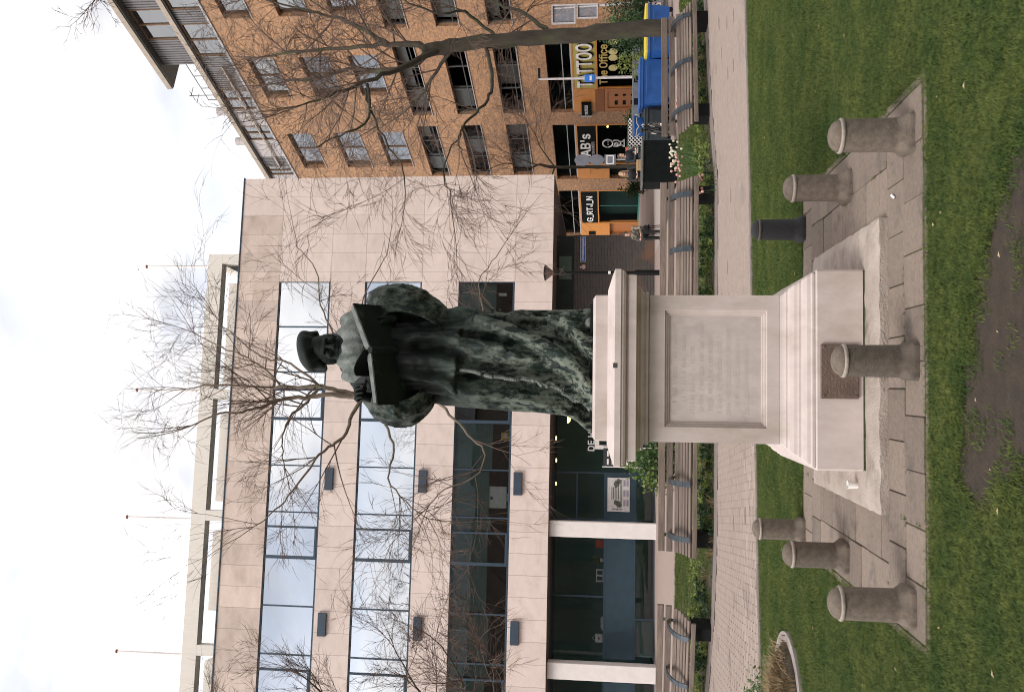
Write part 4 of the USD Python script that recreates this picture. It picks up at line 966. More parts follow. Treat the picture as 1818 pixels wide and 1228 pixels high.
# ground floor: columns, recessed glazing, brick wall
for s in (8.78, 14.08, 19.36, 24.66): part('column', cbox(-s - .30, -s + .30, .22, .82, -.02, 4.085, .015), white_col, ob)
dark_brick = usdkit.material(stage, '/World/Looks/dark_brickwork', {
    'tc': ('texture_coordinate', {}), 'sx': ('separate_xyz', {}), 'cx': ('combine_xyz', {}), 'b': ('brick_texture', {'scale': 1.0, 'brick_width': .21, 'row_height': .062, 'mortar_size': .011, 'color1': (.045, .036, .034), 'color2': (.085, .062, .055), 'mortar': (.10, .10, .092), 'mortar_smooth': .3}),
    'n': ('noise_texture', {'scale': .9, 'detail': 6}), 'r': ('rgb_ramp', {'ramp': [(.52, (0, 0, 0)), (.70, (1, 1, 1))]}), 'z': ('map_range', {'from_min': 0.0, 'from_max': 1.6, 'to_min': .9, 'to_max': 0, 'clamp': True}), 'mu': ('math', {'math_type': 'multiply'}), 'm': ('mix', {'color2': (.19, .10, .06)}),
    'bp': ('bump', {'strength': .4, 'distance': .01}), 'p': ('principled_bsdf', {'roughness': .9})},
    [('tc.object', 'sx.vector'), ('sx.x', 'cx.x'), ('sx.z', 'cx.y'), ('cx.vector', 'b.vector'), ('tc.object', 'n.vector'), ('n.fac', 'r.fac'), ('sx.z', 'z.value'), ('r.color', 'mu.value1'), ('z.result', 'mu.value2'), ('mu.value', 'm.fac'), ('b.color', 'm.color1'), ('m.color', 'p.base_color'), ('b.fac', 'bp.height'), ('bp.normal', 'p.normal')], surface='p.BSDF')
part('brick_wall', box(-9.1, -2.0, 2.0, 2.3, -.05, 3.35), dark_brick, ob)
part('wall_lintel', box(-9.1, -2.0, 2.05, 2.3, 3.35, 4.085), room_dark, ob)
up_w = part('upper_window', box(-3.9, -2.9, 2.02, 2.05, 3.45, 3.98), look('upper_pane', (.10, .15, .135), (.08, .12, .11), rough=.2), ob)
part('back_wall', box(-LEN, -9.1, 4.6, 4.7, -.05, 4.085), look('hall_wall', (.10, .19, .175), (.055, .115, .105), scale=.6, stretch=(1, 1, .2)), ob)
part('hall_floor', box(-LEN, -9.1, 1.42, 4.6, -.05, .012), room_dark, ob)
GY = 1.4
def glaze(x0, x1, z0, z1):
    t = [rw.uniform(-.004, .004) for _ in range(4)]
    return part('pane', MB().quad((x0, GY + t[0], z0), (x1, GY + t[1], z0), (x1, GY + t[2], z1), (x0, GY + t[3], z1)).get(), pane_gf, ob)
for (x0, x1) in ((-19.06, -14.4), (-24.36, -19.66)):
    part('spandrel_panel', box(x0, x1, GY - .02, GY + .05, .82, 1.93), panel_blue, ob)
    part('glazing_frame', cat(box(x0, x1, GY - .03, GY + .06, 1.935, 1.99), box(x0, x1, GY - .03, GY + .06, .755, .815), box(x0, x1, GY - .03, GY + .06, -.02, .06), box(x0, x1, GY - .03, GY + .06, 4.02, 4.08), box((x0 + x1) / 2 - .03, (x0 + x1) / 2 + .03, GY - .03, GY + .06, 1.99, 4.02), box(x0 + 1.5, x0 + 1.56, GY - .03, GY + .06, .06, .755)), steel_blue, ob)
    glaze(x0, (x0 + x1) / 2 - .03, 1.99, 4.02); glaze((x0 + x1) / 2 + .03, x1, 1.99, 4.02); glaze(x0, x0 + 1.5, .06, .755); glaze(x0 + 1.56, x1, .06, .755)
    part('blind', box(x0 + .1, x0 + 1.45, GY + .1, GY + .13, .06, .75), blind_teal, ob)
part('spandrel_panel', box(-13.82, -11.95, GY - .02, GY + .05, .72, 1.95), panel_blue, ob)
part('glazing_frame', cat(box(-13.8, -11.9, GY - .03, GY + .06, 4.0, 4.08), box(-13.8, -11.9, GY - .025, GY + .06, 1.955, 2.0), box(-13.8, -11.9, GY - .025, GY + .06, -.02, .05), box(-11.95, -11.89, GY - .03, GY + .06, .05, 4.0), box(-13.8, -13.74, GY - .03, GY + .06, 2.0, 4.0), box(-13.8, -11.95, GY - .025, GY + .06, 3.05, 3.10), box(-12.3, -12.26, GY - .02, GY + .06, .05, .72)), steel_blue, ob)
glaze(-13.74, -11.95, 2.0, 3.05); glaze(-13.74, -11.95, 3.10, 4.0); glaze(-13.74, -12.3, .05, .72)
# roof: concrete frame, set back from the facade
FY = .75
frm = MB()
frm.box(-LEN, -3.06, FY, FY + .45, 18.27, 18.88)
posts = [3.26, 9.02, 14.02, 19.36, 24.7]
for s in posts: frm.box(-s - .21, -s + .21, FY + .003, FY + .447, 17.14, 18.27)
part('roof_frame', frm.get(), conc, ob)
ret = MB(); ret.box(-3.47, -3.05, FY + .45, 5.2, 18.30, 18.86); ret.box(-3.47, -3.05, 4.8, 5.2, 17.14, 18.30); part('roof_frame_return', ret.get(), conc, ob)
part('roof_deck', box(-LEN, -.02, .5, 14, 17.125, 17.145), room_dark, ob)
for a, b in zip(posts, posts[1:]):
    x1_, x0_ = -a - .75, -b + (1.3 if a > 14.01 and a < 15 else .5)
    part('roof_box', box(x0_, x1_, 2.3, 5.0, 17.55, 18.6), conc, ob)
    part('roof_box_base', box(x0_, x1_, 2.45, 5.0, 17.14, 17.55), soffit, ob)  # dark strip stands in for the shadow under the roof box
part('gutter_pipe', cat(*[MB().tube([(-LEN, .55, 17.33), (-3.3, .55, 17.33)], .05, 8).get()]), vent_blue, ob)

# things fixed to or standing on it
def on_office(x, y, z=0.0):
    c, s = math.cos(CA), math.sin(CA); return (CO[0] + x * c - y * s, CO[1] + x * s + y * c, z)
pole_w = look('pole_white', (.78, .72, .70), (.70, .65, .62), rough=.5, scale=3); ball_b = look('pole_ball', (.30, .12, .08), rough=.4)
fp = None
for s, lab in ((3.55, 'rightmost white flagpole on the roof frame'), (8.9, 'second white flagpole from the right, behind the top twigs of the tree'), (14.2, 'third white flagpole from the right on the roof frame'), (19.6, 'leftmost white flagpole on the roof frame')):
    L_ = on_office(-s, FY + .22, 18.88)
    if fp is None:
        fp = thing('flagpole', lab, 'flagpole', L_, CA, 'white flagpoles on the roof')
        part('pole', lathe([(.062, 0), (.040, 2.85), (.0005, 2.86)], 12), pole_w, fp, smooth=40)
        part('ball', moved(trimesh.creation.icosphere(2, .085), loc=(0, 0, 2.90), scale=(1, 1, .6)), ball_b, fp, smooth=True)
        part('foot', lathe([(.12, 0), (.12, .03), (.07, .05), (.06, .12)], 12), pole_w, fp)
    else: dup(fp, L_, CA, lab)
white_letter = look('white_letter', (.78, .75, .72)); 
sg = thing('wall_lettering', 'white lettering DE HEUVEL over the dark entrance, mostly hidden by the pedestal', 'sign', on_office(-11.08, 1.2, 2.40), CA)
part('lettering', text('DE HEUVEL', .25, .02, True), white_letter, sg)
part('mounting_rail', box(-.05, 2.2, .022, .05, .02, .05), steel_blue, sg)
blk = look('matt_black', (.012, .012, .012), rough=.6)
po = thing('poster', 'white poster with a picture of a building, fixed on the blue panel', 'poster', on_office(-13.42, GY - .035, .98), CA)
part('sheet', box(0, 1.33, .0, .012, 0, .88), look('poster_white', (.68, .64, .62)), po)
pic = MB()
for k in range(5): pic.box(.48, .96, -.003, -.0005, .43 + .065 * k, .46 + .065 * k)
part('printed_facade', pic.get(), look('print_dark', (.08, .08, .07)), po)
tr_ = MB(); 
for cx_, cz_, r_ in ((.30, .45, .13), (.36, .55, .10), (1.08, .52, .14), (1.18, .44, .11), (.24, .38, .08)):
    a = np.arange(14) * 2 * PI / 14; tr_.add([(cx_ + r_ * math.cos(t) * (1 + .2 * math.sin(5 * t)), -.0035, cz_ + r_ * math.sin(t) * .8) for t in a] + [(cx_, -.0035, cz_)], [(q, (q + 1) % 14, 14) for q in range(14)])
part('printed_trees', tr_.get(), look('print_grey', (.12, .13, .10)), po, kind='stuff')
part('printed_ground', box(.2, 1.26, -.002, -.0002, .30, .38), look('print_street', (.28, .28, .25)), po)
tx = MB()
for x0_ in (.22, .60, 1.0):
    for z0_ in (.04, .165): tx.box(x0_, x0_ + .25, -.003, -.0005, z0_, z0_ + .09)
part('printed_captions', tx.get(), look('print_violet', (.36, .30, .36)), po)
part('lettering', moved(text('DE HEUVEL', .055, .002, True), ry=-PI / 2, loc=(.12, -.003, .30)), blk, po)
wf = thing('portal_frame', 'white square portal frame standing before the dark entrance', 'frame', on_office(-10.98, 1.0, .5), CA)
part('upright', cbox(0, .16, 0, .12, 0, 1.88, .01), white_col, wf); part('upright', cbox(1.5, 1.66, 0, .12, 0, 1.88, .01), white_col, wf)
part('head_rail', cbox(.162, 1.498, 0, .12, 1.70, 1.88, .01), white_col, wf); part('foot_rail', cbox(.162, 1.498, 0, .12, 0, .16, .01), white_col, wf)
nb_ = thing('notice_board', 'dark notice board with rows of small white slips left of the cornice', 'board', on_office(-11.68, .9, .25), CA)
part('board', cbox(.03, .75, .02, .06, .55, 1.78, .004), look('board_dark', (.03, .032, .035)), nb_)
part('post', box(-.01, .03, 0, .07, -.25, 1.82), pole_w, nb_); part('post', box(.75, .79, 0, .07, -.25, 1.82), pole_w, nb_)
for i in range(2):
    for j in range(6): part('slip', box(.10 + .32 * i, .32 + .32 * i, .012, .018, .62 + .19 * j, .69 + .19 * j), white_letter, nb_)
lamp_y = glow('warm_lamp', (1.0, .70, .22), 2.2)
for x, y, z, lab, big in ((-10.55, 1.9, 3.99, 'small lit ceiling lamp above the entrance, nearest the robe hem', 0), (-12.4, 2.3, 3.99, 'small lit ceiling lamp far left above the entrance', 0), (-9.75, 1.8, 3.52, 'large yellow hanging lamp beside the hem of the statue', 1), (-11.45, 2.2, 3.99, 'small lit ceiling lamp between two others above the entrance', 0), (-9.2, 2.6, 3.70, 'narrow yellow hanging lamp just under the soffit beside the robe', 0)):
    t = thing('ceiling_lamp', lab, 'lamp', on_office(x, y, z), CA, 'yellow lamps over the entrance')
    r_ = .20 if big else .085
    part('shade', lathe([(r_, 0), (r_ * .95, .06), (r_ * .3, .085), (.01, .09)], 14), steel_blue, t); part('bulb', lathe([(.0005, -.14 if big else -.05), (r_ * .7, -.10 if big else -.035), (r_ * .93, -.02), (r_ * .9, .03)], 14), lamp_y, t)
# things on the sill behind the ground-floor glass
zi = 1.995
it = thing('red_box', 'red box on the sill behind the ground-floor glass, next to the column', 'box', on_office(-14.72, GY + .14, zi), CA); part('body', cbox(-.14, .14, 0, .2, 0, .30, .01), look('red_card', (.55, .09, .05)), it); part('lid', cbox(-.147, .147, -.006, .206, .27, .33, .008), look('red_lid', (.48, .07, .04)), it)
it = thing('pot_plant', 'small leafy pot plant on the sill behind the ground-floor glass', 'plant', on_office(-15.35, GY + .22, zi), CA); part('pot', lathe([(.06, 0), (.085, .13), (.078, .13), (.0005, .11)], 16), white_col, it); part('leaves', leaves(31, 60, (.16, .1, .12), .12, .23), leaf_y, it, kind='stuff')
it = thing('white_lantern', 'white framed lantern on the sill behind the ground-floor glass', 'lantern', on_office(-15.95, GY + .2, zi), CA)
part('frame', cat(*[box(x, x + .04, y, y + .04, 0, .25) for x in (-.24, -.02, .20) for y in (0, .16)], box(-.25, .25, -.01, .21, .25, .29), box(-.25, .25, -.01, .21, -.0, .03)), white_letter, it); part('candle', lathe([(.04, .03), (.04, .15), (.0005, .15)], 12), white_letter, it)
it = thing('heart_bag', 'white paper bag with a red heart on the sill behind the ground-floor glass', 'bag', on_office(-18.35, GY + .2, zi), CA)
part('bag', cbox(-.16, .16, 0, .12, 0, .30, .01), white_letter, it); part('handle', MB().tube([(-.08, .06, .29), (-.07, .06, .37), (0, .06, .40), (.07, .06, .37), (.08, .06, .29)], .008, 5).get(), white_letter, it)
a = np.linspace(0, 2 * PI, 24, endpoint=False); hx, hz = .055 * np.sin(a) ** 3, .05 * (13 * np.cos(a) - 5 * np.cos(2 * a) - 2 * np.cos(3 * a) - np.cos(4 * a)) / 15
part('heart', MB().add([(x, -.002, .15 + z) for x, z in zip(hx, hz)] + [(0, -.002, .15)], [(q, (q + 1) % 24, 24) for q in range(24)]).get(), look('heart_red', (.5, .12, .09)), it)
it = thing('paper_stack', 'low stack of papers on the sill beside the white heart bag', 'papers', on_office(-17.75, GY + .2, zi), CA); part('sheet', box(-.28, .22, 0, .2, 0, .05), white_letter, it); part('sheet', moved(box(-.2, .2, 0, .2, .052, .09), rz=.15), look('cream_sheet', (.6, .52, .40)), it)
it = thing('white_screen', 'back of a white computer screen in a third-band window', 'screen', on_office(-12.95, .30, 5.72), CA); part('screen', cbox(-.42, .42, 0, .06, .06, .98, .01), white_letter, it); part('foot', box(-.15, .15, .06, .16, 0, .06), white_letter, it); part('badge', box(-.10, .03, -.002, 0, .60, .70), vent_blue, it)
it = thing('yellow_binder', 'yellow box file standing in the third-band window left of the statue', 'box file', on_office(-10.55, .30, 5.75), CA); part('box', cbox(-.13, .13, 0, .25, 0, .30, .006), look('yellow_card', (.62, .40, .05)), it); part('tab', cbox(-.19, -.131, .02, .2, .10, .34, .005), look('yellow_tab', (.55, .36, .05)), it); part('label', box(-.06, .06, -.003, 0, .08, .18), white_letter, it)
it = thing('white_sheet', 'white sheet of paper at the top window corner right of the statue', 'paper', on_office(-4.85, .16, 5.95), CA); part('sheet', box(-.12, .0, 0, .01, 0, .32), white_letter, it); part('tape', box(-.08, -.04, -.004, 0, .29, .33), vent_blue, it)

# blue street-name sign on the brick wall
sn = thing('street_sign', 'blue enamel street name sign on the dark brick wall', 'street sign', on_office(-3.15, 1.965, 2.87), CA)
blue_e = look('enamel_blue', (.03, .12, .42), rough=.3); 
part('plate', cbox(0, 1.08, 0, .03, 0, .22, .004), white_letter, sn); part('field', box(.018, 1.062, -.004, -.0005, .018, .202), blue_e, sn)
tm = text('Grotekerkplein', .10, .003, True); tm.apply_scale((.95 / tm.extents[0], 1, 1)); part('lettering', moved(tm, loc=(.06 - 0, -.006, .065)), white_letter, sn)
wl = thing('wall_light', 'small round pinkish wall light left of the street sign', 'lamp', on_office(-3.38, 1.96, 2.90), CA); part('globe', moved(trimesh.creation.icosphere(2, .10), loc=(0, 0, .05)), look('pink_globe', (.75, .48, .44), rough=.3), wl, smooth=True); part('bracket', box(-.03, .03, .0, .045, .12, .2), white_letter, wl)
# ================================================================ the brick block with the shops
BO = (12.0101, 55.0, 0.0); BA = math.atan2(-math.cos(math.radians(23.4)), math.sin(math.radians(23.4)))
def on_brick(x, y, z=0.0):
    c, s = math.cos(BA), math.sin(BA); return (BO[0] + x * c - y * s, BO[1] + x * s + y * c, z)
brickwork = usdkit.material(stage, '/World/Looks/yellow_brickwork', {
    'tc': ('texture_coordinate', {}), 'sx': ('separate_xyz', {}), 'cx': ('combine_xyz', {}), 'b': ('brick_texture', {'scale': 1.0, 'brick_width': .22, 'row_height': .066, 'mortar_size': .009, 'color1': (.41, .220, .108), 'color2': (.23, .125, .075), 'mortar': (.25, .19, .135), 'mortar_smooth': .3, 'bias': -.2}),
    'n': ('noise_texture', {'scale': .55, 'detail': 8, 'roughness': .65}), 'r': ('rgb_ramp', {'ramp': [(.3, (.80, .80, .84)), (.7, (1.18, 1.13, 1.06))]}), 'm': ('mix', {'mix_type': 'multiply', 'fac': 1.0}),
    'n2': ('noise_texture', {'scale': 5.5, 'detail': 4, 'roughness': .8}), 'r2': ('rgb_ramp', {'ramp': [(.36, (.66, .68, .78)), (.64, (1.28, 1.24, 1.12))]}), 'm2': ('mix', {'mix_type': 'multiply', 'fac': 1.0}),
    'p': ('principled_bsdf', {'roughness': .9})},
    [('tc.object', 'sx.vector'), ('sx.x', 'cx.x'), ('sx.z', 'cx.y'), ('cx.vector', 'b.vector'), ('tc.object', 'n.vector'), ('n.fac', 'r.fac'), ('b.color', 'm.color1'), ('r.color', 'm.color2'), ('tc.object', 'n2.vector'), ('n2.fac', 'r2.fac'), ('m.color', 'm2.color1'), ('r2.color', 'm2.color2'), ('m2.color', 'p.base_color')], surface='p.BSDF')
slate = look('grey_cladding', (.175, .165, .165), (.14, .133, .135), rough=.6, scale=3); slate_l = look('light_cladding', (.42, .38, .37), (.37, .335, .33), rough=.6, scale=2)
alu = look('aluminium_sill', (.38, .37, .38), (.33, .32, .33), rough=.5); frame_dk = look('dark_window_frame', (.06, .06, .06), (.05, .05, .05), rough=.5); frame_wd = look('brown_window_frame', (.16, .085, .04), (.12, .065, .03), rough=.6)
slab_c = look('roof_edge_concrete', (.40, .335, .27), (.32, .265, .215), rough=.9, scale=3, detail=8)
pane_b = glass('house_glass', -.06, (.75, .8, .8)); pane_bt = glass('attic_glass', .22)
orange = look('orange_paint', (.50, .19, .028), (.44, .165, .024), rough=.55, scale=4, detail=6); orange_d = look('orange_wood', (.36, .125, .03), (.29, .10, .025), rough=.6, scale=6, stretch=(3, 3, .5))
bb = thing('apartment_block', 'yellow-brown brick apartment block with shops below and a grey set-back top', 'building', BO, BA)
low = [(-2.35, 2.80), (3.85, 9.55), (10.95, 16.7), (17.8, 23.4)]; upp = [(-1.30, 2.30), (5.70, 9.0), (12.0, 15.4), (18.6, 22.0)]
rows_l = [(6.92, 8.15), (9.66, 10.85), (12.36, 13.52)]; rows_u = [(14.55, 16.10), (17.25, 18.85), (20.30, 21.78)]
holes = [(a, b, c, d) for a, b in low for c, d in rows_l] + [(a, b, c, d) for a, b in upp for c, d in rows_u]
shopz = [(-10.1, -4.30), (-2.95, 2.66), (3.82, 9.68)]
holes += [(a, b, .02, 5.38) for a, b in shopz] + [(13.2, 17.5, .02, 3.4)]
part('wall', wall_with_holes(-16, 27, -.05, 22.6, holes, .45), brickwork, bb)
inn = MB(); inn.box(-16, 27, 2.6, 2.7, -.05, 24); part('rooms', inn.get(), room_dark, bb)
part('ground_slab', box(-16, 27, .46, 2.6, -.05, .015), room_dark, bb)
rbk = random.Random(8)
flo = MB()
for z in (5.5, 8.4, 11.1, 13.9, 16.6, 19.5): flo.box(-16, 27, .46, 2.6, z, z + .12)
part('storey_floors', flo.get(), room_dark, bb)
curtain = look('curtain', (.48, .46, .45), (.40, .385, .38), rough=.9, scale=3, stretch=(14, 1, 1)); curt_r = look('curtain_red', (.36, .06, .04), (.28, .05, .03), rough=.9)
for (a, b, c, d) in holes[:len(low) * 3 + len(upp) * 3]:
    fr = MB(); y0, y1 = .22, .32
    fr.box(a, b, y0, y1, c, c + .07); fr.box(a, b, y0, y1, d - .06, d); fr.box(a, a + .06, y0, y1, c + .07, d - .06); fr.box(b - .06, b, y0, y1, c + .07, d - .06)
    w_ = b - a; n = 3 if w_ > 4 else 2; cut = [a + .06, *[a + w_ * q for q in ((.34, .67) if n == 3 else (.5,))], b - .06]
    for q in cut[1:-1]: fr.box(q - .035, q + .035, y0, y1, c + .07, d - .06)
    if d < 14: fr.box(a + .06, b - .06, y0 - .01, y1 - .02, c + .30, c + .345)
    w = part('window', fr.get(), frame_dk if d < 14 else frame_wd, bb)
    part('sill', box(a - .03, b + .03, -.05, .218, c - .045, c - .003), alu, path_of(w))
    for p, q in zip(cut, cut[1:]):
        t = [rbk.uniform(-.006, .006) for _ in range(4)]
        part('pane', MB().quad((p + .03, .28 + t[0], c + .06), (q - .03, .28 + t[1], c + .06), (q - .03, .28 + t[2], d - .05), (p + .03, .28 + t[3], d - .05)).get(), pane_b if d < 14 else pane_bt, path_of(w))
        u = rbk.random()
        if u < .45: part('curtain', box(p + .05, q - .05, .50, .53, c + .05 if u < .22 else (c + d) / 2, d - .02), curtain, bb)
# set-back grey storeys with thin concrete slabs
part('parapet_cap', box(-16, 27, -.06, .5, 22.605, 22.72), alu, bb)
def face(y, z0, z1, spec):
    for a, b, kind in spec:
        if kind == 'rib':
            m = MB(); m.box(a, b, y + .05, y + .2, z0, z1); n = int((b - a) / .16)
            for i in range(n): m.box(a + (i + .2) * (b - a) / n, a + (i + .75) * (b - a) / n, y, y + .049, z0, z1)
            part('ribbed_panel', m.get(), slate, bb)
        elif kind == 'plain': part('cladding_panel', box(a + .01, b - .01, y + .02, y + .2, z0, z1), slate_l, bb)
        else:
            w = part('window', cat(box(a, b, y, y + .1, z0, z0 + .09), box(a, b, y, y + .1, z1 - .09, z1), box(a, a + .07, y, y + .1, z0 + .09, z1 - .09), box(b - .07, b, y, y + .1, z0 + .09, z1 - .09), box((a + b) / 2 - .04, (a + b) / 2 + .04, y, y + .1, z0 + .09, z1 - .09)), frame_wd, bb)
            for p, q in ((a + .07, (a + b) / 2 - .04), ((a + b) / 2 + .04, b - .07)): part('pane', MB().quad((p, y + .06, z0 + .09), (q, y + .06, z0 + .09), (q, y + .06, z1 - .09), (p, y + .06, z1 - .09)).get(), pane_bt, path_of(w))
face(.12, 22.73, 24.44, [(-16, -2.2, 'plain'), (-2.2, -1.2, 'win'), (-1.2, -.2, 'rib'), (-.2, 1.6, 'plain'), (1.6, 3.0, 'win'), (3.0, 4.6, 'plain'), (4.6, 6.4, 'win'), (6.4, 7.6, 'rib'), (7.6, 9.2, 'rib'), (9.2, 11.6, 'win'), (11.6, 12.6, 'rib'), (12.6, 15.5, 'win'), (15.5, 17, 'rib'), (17, 20, 'win'), (20, 27, 'rib')])
part('balustrade_rail', box(-1.4, 8.4, .0, .06, 23.40, 23.50), slab_c, bb)
part('roof_slab', box(-16, 27, -.10, 6, 24.52, 24.80), slab_c, bb); part('roof_underside', box(-16, 27, -.04, 6, 24.44, 24.516), frame_dk, bb)
face(.42, 24.81, 26.95, [(8.2, 9.1, 'rib'), (9.1, 10.2, 'rib'), (10.2, 12.4, 'win'), (12.4, 13.3, 'rib'), (13.3, 15.6, 'win'), (15.6, 17, 'rib'), (17, 20, 'win'), (20, 27, 'rib')])
part('attic_end_wall', box(8.0, 8.19, .95, 6, 24.81, 26.95), slate, bb)
part('roof_slab', box(6.8, 27, -.10, 6, 27.04, 27.34), slab_c, bb); part('roof_underside', box(6.86, 27, -.04, 6, 26.96, 27.036), frame_dk, bb)
for s, lab in ((2.1, 'white ventilation flue on a dark base, nearer the roof aerial'), (-1.0, 'white ventilation flue on a dark base, next to the pale building corner')):
    t = thing('roof_flue', lab, 'flue', on_brick(s, 2.0, 24.8), BA, 'flues on the brick block')
    part('base', square_loft([(.75, 0), (.75, .35), (.45, .75), (.40, .95)], .02), slate, t); part('pipe', lathe([(.26, .94), (.26, 1.9), (.22, 1.9), (.22, 1.85), (.0005, 1.85)], 14), slate_l, t, smooth=40)
t = thing('roof_railing', 'thin roof terrace railing with an aerial beside the grey attic', 'railing', on_brick(4.9, .6, 24.8), BA)
part('rail', cat(box(0, 3.2, 0, .04, 1.0, 1.04), box(0, 3.2, 0, .04, .5, .53)), slate, t)
for x in (0, 1.05, 2.1, 3.16): part('post', box(x, x + .04, 0, .04, 0, 1.0), slate, t)
part('aerial', cat(box(.3, .34, .1, .14, 0, 2.1), box(-.1, .7, .1, .13, 1.9, 1.93), box(.0, .03, -.2, .5, 1.7, 1.73), box(.6, .63, -.2, .5, 1.8, 1.83)), slate, t)
# shop fronts
black_sign = look('sign_black', (.006, .008, .008), (.005, .007, .006), rough=.9, spec=.1); dark_green = look('shop_green', (.02, .06, .05), (.018, .05, .042), rough=.6)
pane_s = glass('window_glass', -.09, (.8, .88, .86)); gold = look('gold_letter', (.50, .36, .09), (.42, .30, .08), rough=.45); cream_b = look('sign_olive', (.40, .33, .075), (.33, .27, .06), rough=.6, scale=2, detail=5); white_l = white_letter
def shop(name, label, x0, x1):
    t = thing(name, label, 'shop front', on_brick(0, 0), BA)
    part('transom_glass', MB().quad((x0, .24, 4.12), (x1, .24, 4.12), (x1, .24, 5.36), (x0, .24, 5.36)).get(), pane_s, t)
    part('transom_bar', cat(box(x0, x1, .10, .30, 4.03, 4.11), box(x0, x1, .2, .28, 4.52, 4.56)), alu, t)
    return t
t = shop('shop_front', 'orange shop front with a TATTOO sign board and gold disc lettering', 3.82, 9.68)
part('sign_frame', cat(box(5.78, 9.68, -.02, .10, 3.945, 4.03), box(5.78, 9.68, -.02, .10, 2.66, 2.76), box(5.78, 5.86, -.02, .1, 2.76, 3.945), box(9.6, 9.68, -.02, .10, 2.76, 3.945)), orange, t)
part('sign_board', box(5.86, 9.6, .0, .08, 2.76, 3.945), cream_b, t)
s_ = text('TATTOO', .80, .03, True); s_.apply_scale((3.4 / s_.extents[0], 1, 1)); s_.apply_translation((6.03 - s_.bounds[0][0], -.05, 2.95))
part('letter_shadow', moved(s_, loc=(.06, .02, -.06)), black_sign, t); part('lettering', s_, white_l, t)
inl = text('TATTOO', .80, .01, False); inl.apply_scale((3.4 / inl.extents[0], 1, .55)); inl.apply_translation((6.03 - inl.bounds[0][0], -.056, 3.15)); 
part('window_frame', cat(box(5.78, 5.86, .02, .14, .02, 2.66), box(9.6, 9.68, .02, .14, .02, 2.66), box(5.86, 9.6, .02, .14, .55, .64)), orange, t)
part('display_glass', MB().quad((5.86, .10, .64), (9.6, .10, .64), (9.6, .10, 2.66), (5.86, .10, 2.66)).get(), pane_s, t); part('stall_riser', box(5.86, 9.6, .04, .12, .02, .55), dark_green, t)
part('display_back', box(5.86, 9.6, .5, .55, .02, 2.66), black_sign, t)
s_ = text('The Office', .42, .012, True); s_.apply_scale((3.1 / s_.extents[0], 1, 1)); s_.apply_translation((6.1 - s_.bounds[0][0], .07, 2.13)); part('lettering', s_, gold, t)
for k, (x, c) in enumerate(((7.38, 'T'), (8.17, ''), (8.64, ''), (9.35, ''))):
    part('gold_disc', moved(lathe([(.0005, 0), (.24, 0), (.24, .012), (.0005, .014)], 20), rx=PI / 2, loc=(x, .085, 1.82)), look('disc_cream', (.58, .50, .22), (.5, .43, .18)) if k == 0 else '/World/Looks/disc_cream', t)
part('orange_fascia', box(3.84, 5.76, .0, .10, 2.80, 4.03), orange, t)
lv = MB(); lv.box(3.84, 5.76, .06, .12, 2.28, 2.80)
for k in range(9): lv.box(3.86, 5.74, .0, .059, 2.31 + k * .054, 2.34 + k * .054)
part('louvre', lv.get(), orange_d, t)
part('door_frame', cat(box(3.84, 4.1, .0, .12, .02, 2.27), box(5.6, 5.76, .0, .12, .02, 2.27), box(4.1, 5.6, .0, .12, 2.12, 2.27)), orange_d, t)
d_ = part('door', box(4.1, 5.6, .05, .11, .03, 2.12), orange_d, t)
part('door_openings', cat(*[box(4.35 + .75 * i, 4.50 + .75 * i + .2 * (1 - i), .03, .049, 1.55 - .45 * k, 1.72 - .45 * k) for i in (0, 1) for k in range(3)]), black_sign, path_of(d_))
hs = thing('hanging_sign', 'small black box sign reading TATTOO beside the orange louvre', 'sign', on_brick(3.62, -.10, 3.04), BA)
part('box', cbox(.06, 1.1, -.06, .16, 0, .56, .01), black_sign, hs); part('end_plate', box(-.04, .058, -.08, .18, -.02, .58), alu, hs); s_ = text('TATTOO', .17, .01, True); s_.apply_scale((.85 / s_.extents[0], 1, 1)); part('lettering', moved(s_, loc=(.14, -.065, .2)), white_l, hs)
t = shop('shop_front', 'orange-framed shop front with a JAB\'s sign and white outlined mascot', -2.95, 2.66)
part('sign_frame', cat(box(-1.35, 2.66, -.02, .1, 3.93, 4.03), box(-1.35, 2.66, -.02, .1, 2.74, 2.82), box(2.56, 2.66, -.02, .1, .02, 2.74), box(2.56, 2.66, -.02, .1, 2.82, 3.93), box(-1.35, -1.27, -.02, .1, .02, 2.74), box(-1.35, -1.27, -.02, .1, 2.82, 3.93)), orange, t)
part('sign_board', box(-1.27, 2.56, .0, .08, 2.82, 3.93), black_sign, t)
s_ = text("JAB's", .58, .02, True); s_.apply_scale((2.85 / s_.extents[0], 1, 1)); part('lettering', moved(s_, loc=(-1.05 - s_.bounds[0][0], -.03, 3.18)), white_l, t)
s_ = text('BUBBLE TEA & SWEETS', .16, .01, True); s_.apply_scale((1.95 / s_.extents[0], 1, 1)); part('lettering', moved(s_, loc=(-.95 - s_.bounds[0][0], -.03, 2.93)), alu, t)
part('display_glass', MB().quad((-1.27, .1, .98), (2.56, .1, .98), (2.56, .1, 2.74), (-1.27, .1, 2.74)).get(), pane_s, t); part('stall_riser', box(-1.27, 2.56, .04, .12, .02, .90), dark_green, t); part('display_bar', box(-1.27, 2.56, .02, .12, .90, .975), look('teal_bar', (.03, .14, .11)), t)
part('display_back', box(-1.27, 2.56, .6, .65, .02, 2.74), black_sign, t)
mas = MB()
def outline(cx_, cz_, rx_, rz_, a0=0, a1=2 * PI, w=.045):
    a = np.linspace(a0, a1, 26); mas.tube(np.stack([cx_ + rx_ * np.cos(a), np.full(26, .06), cz_ + rz_ * np.sin(a)], 1), w, 6)
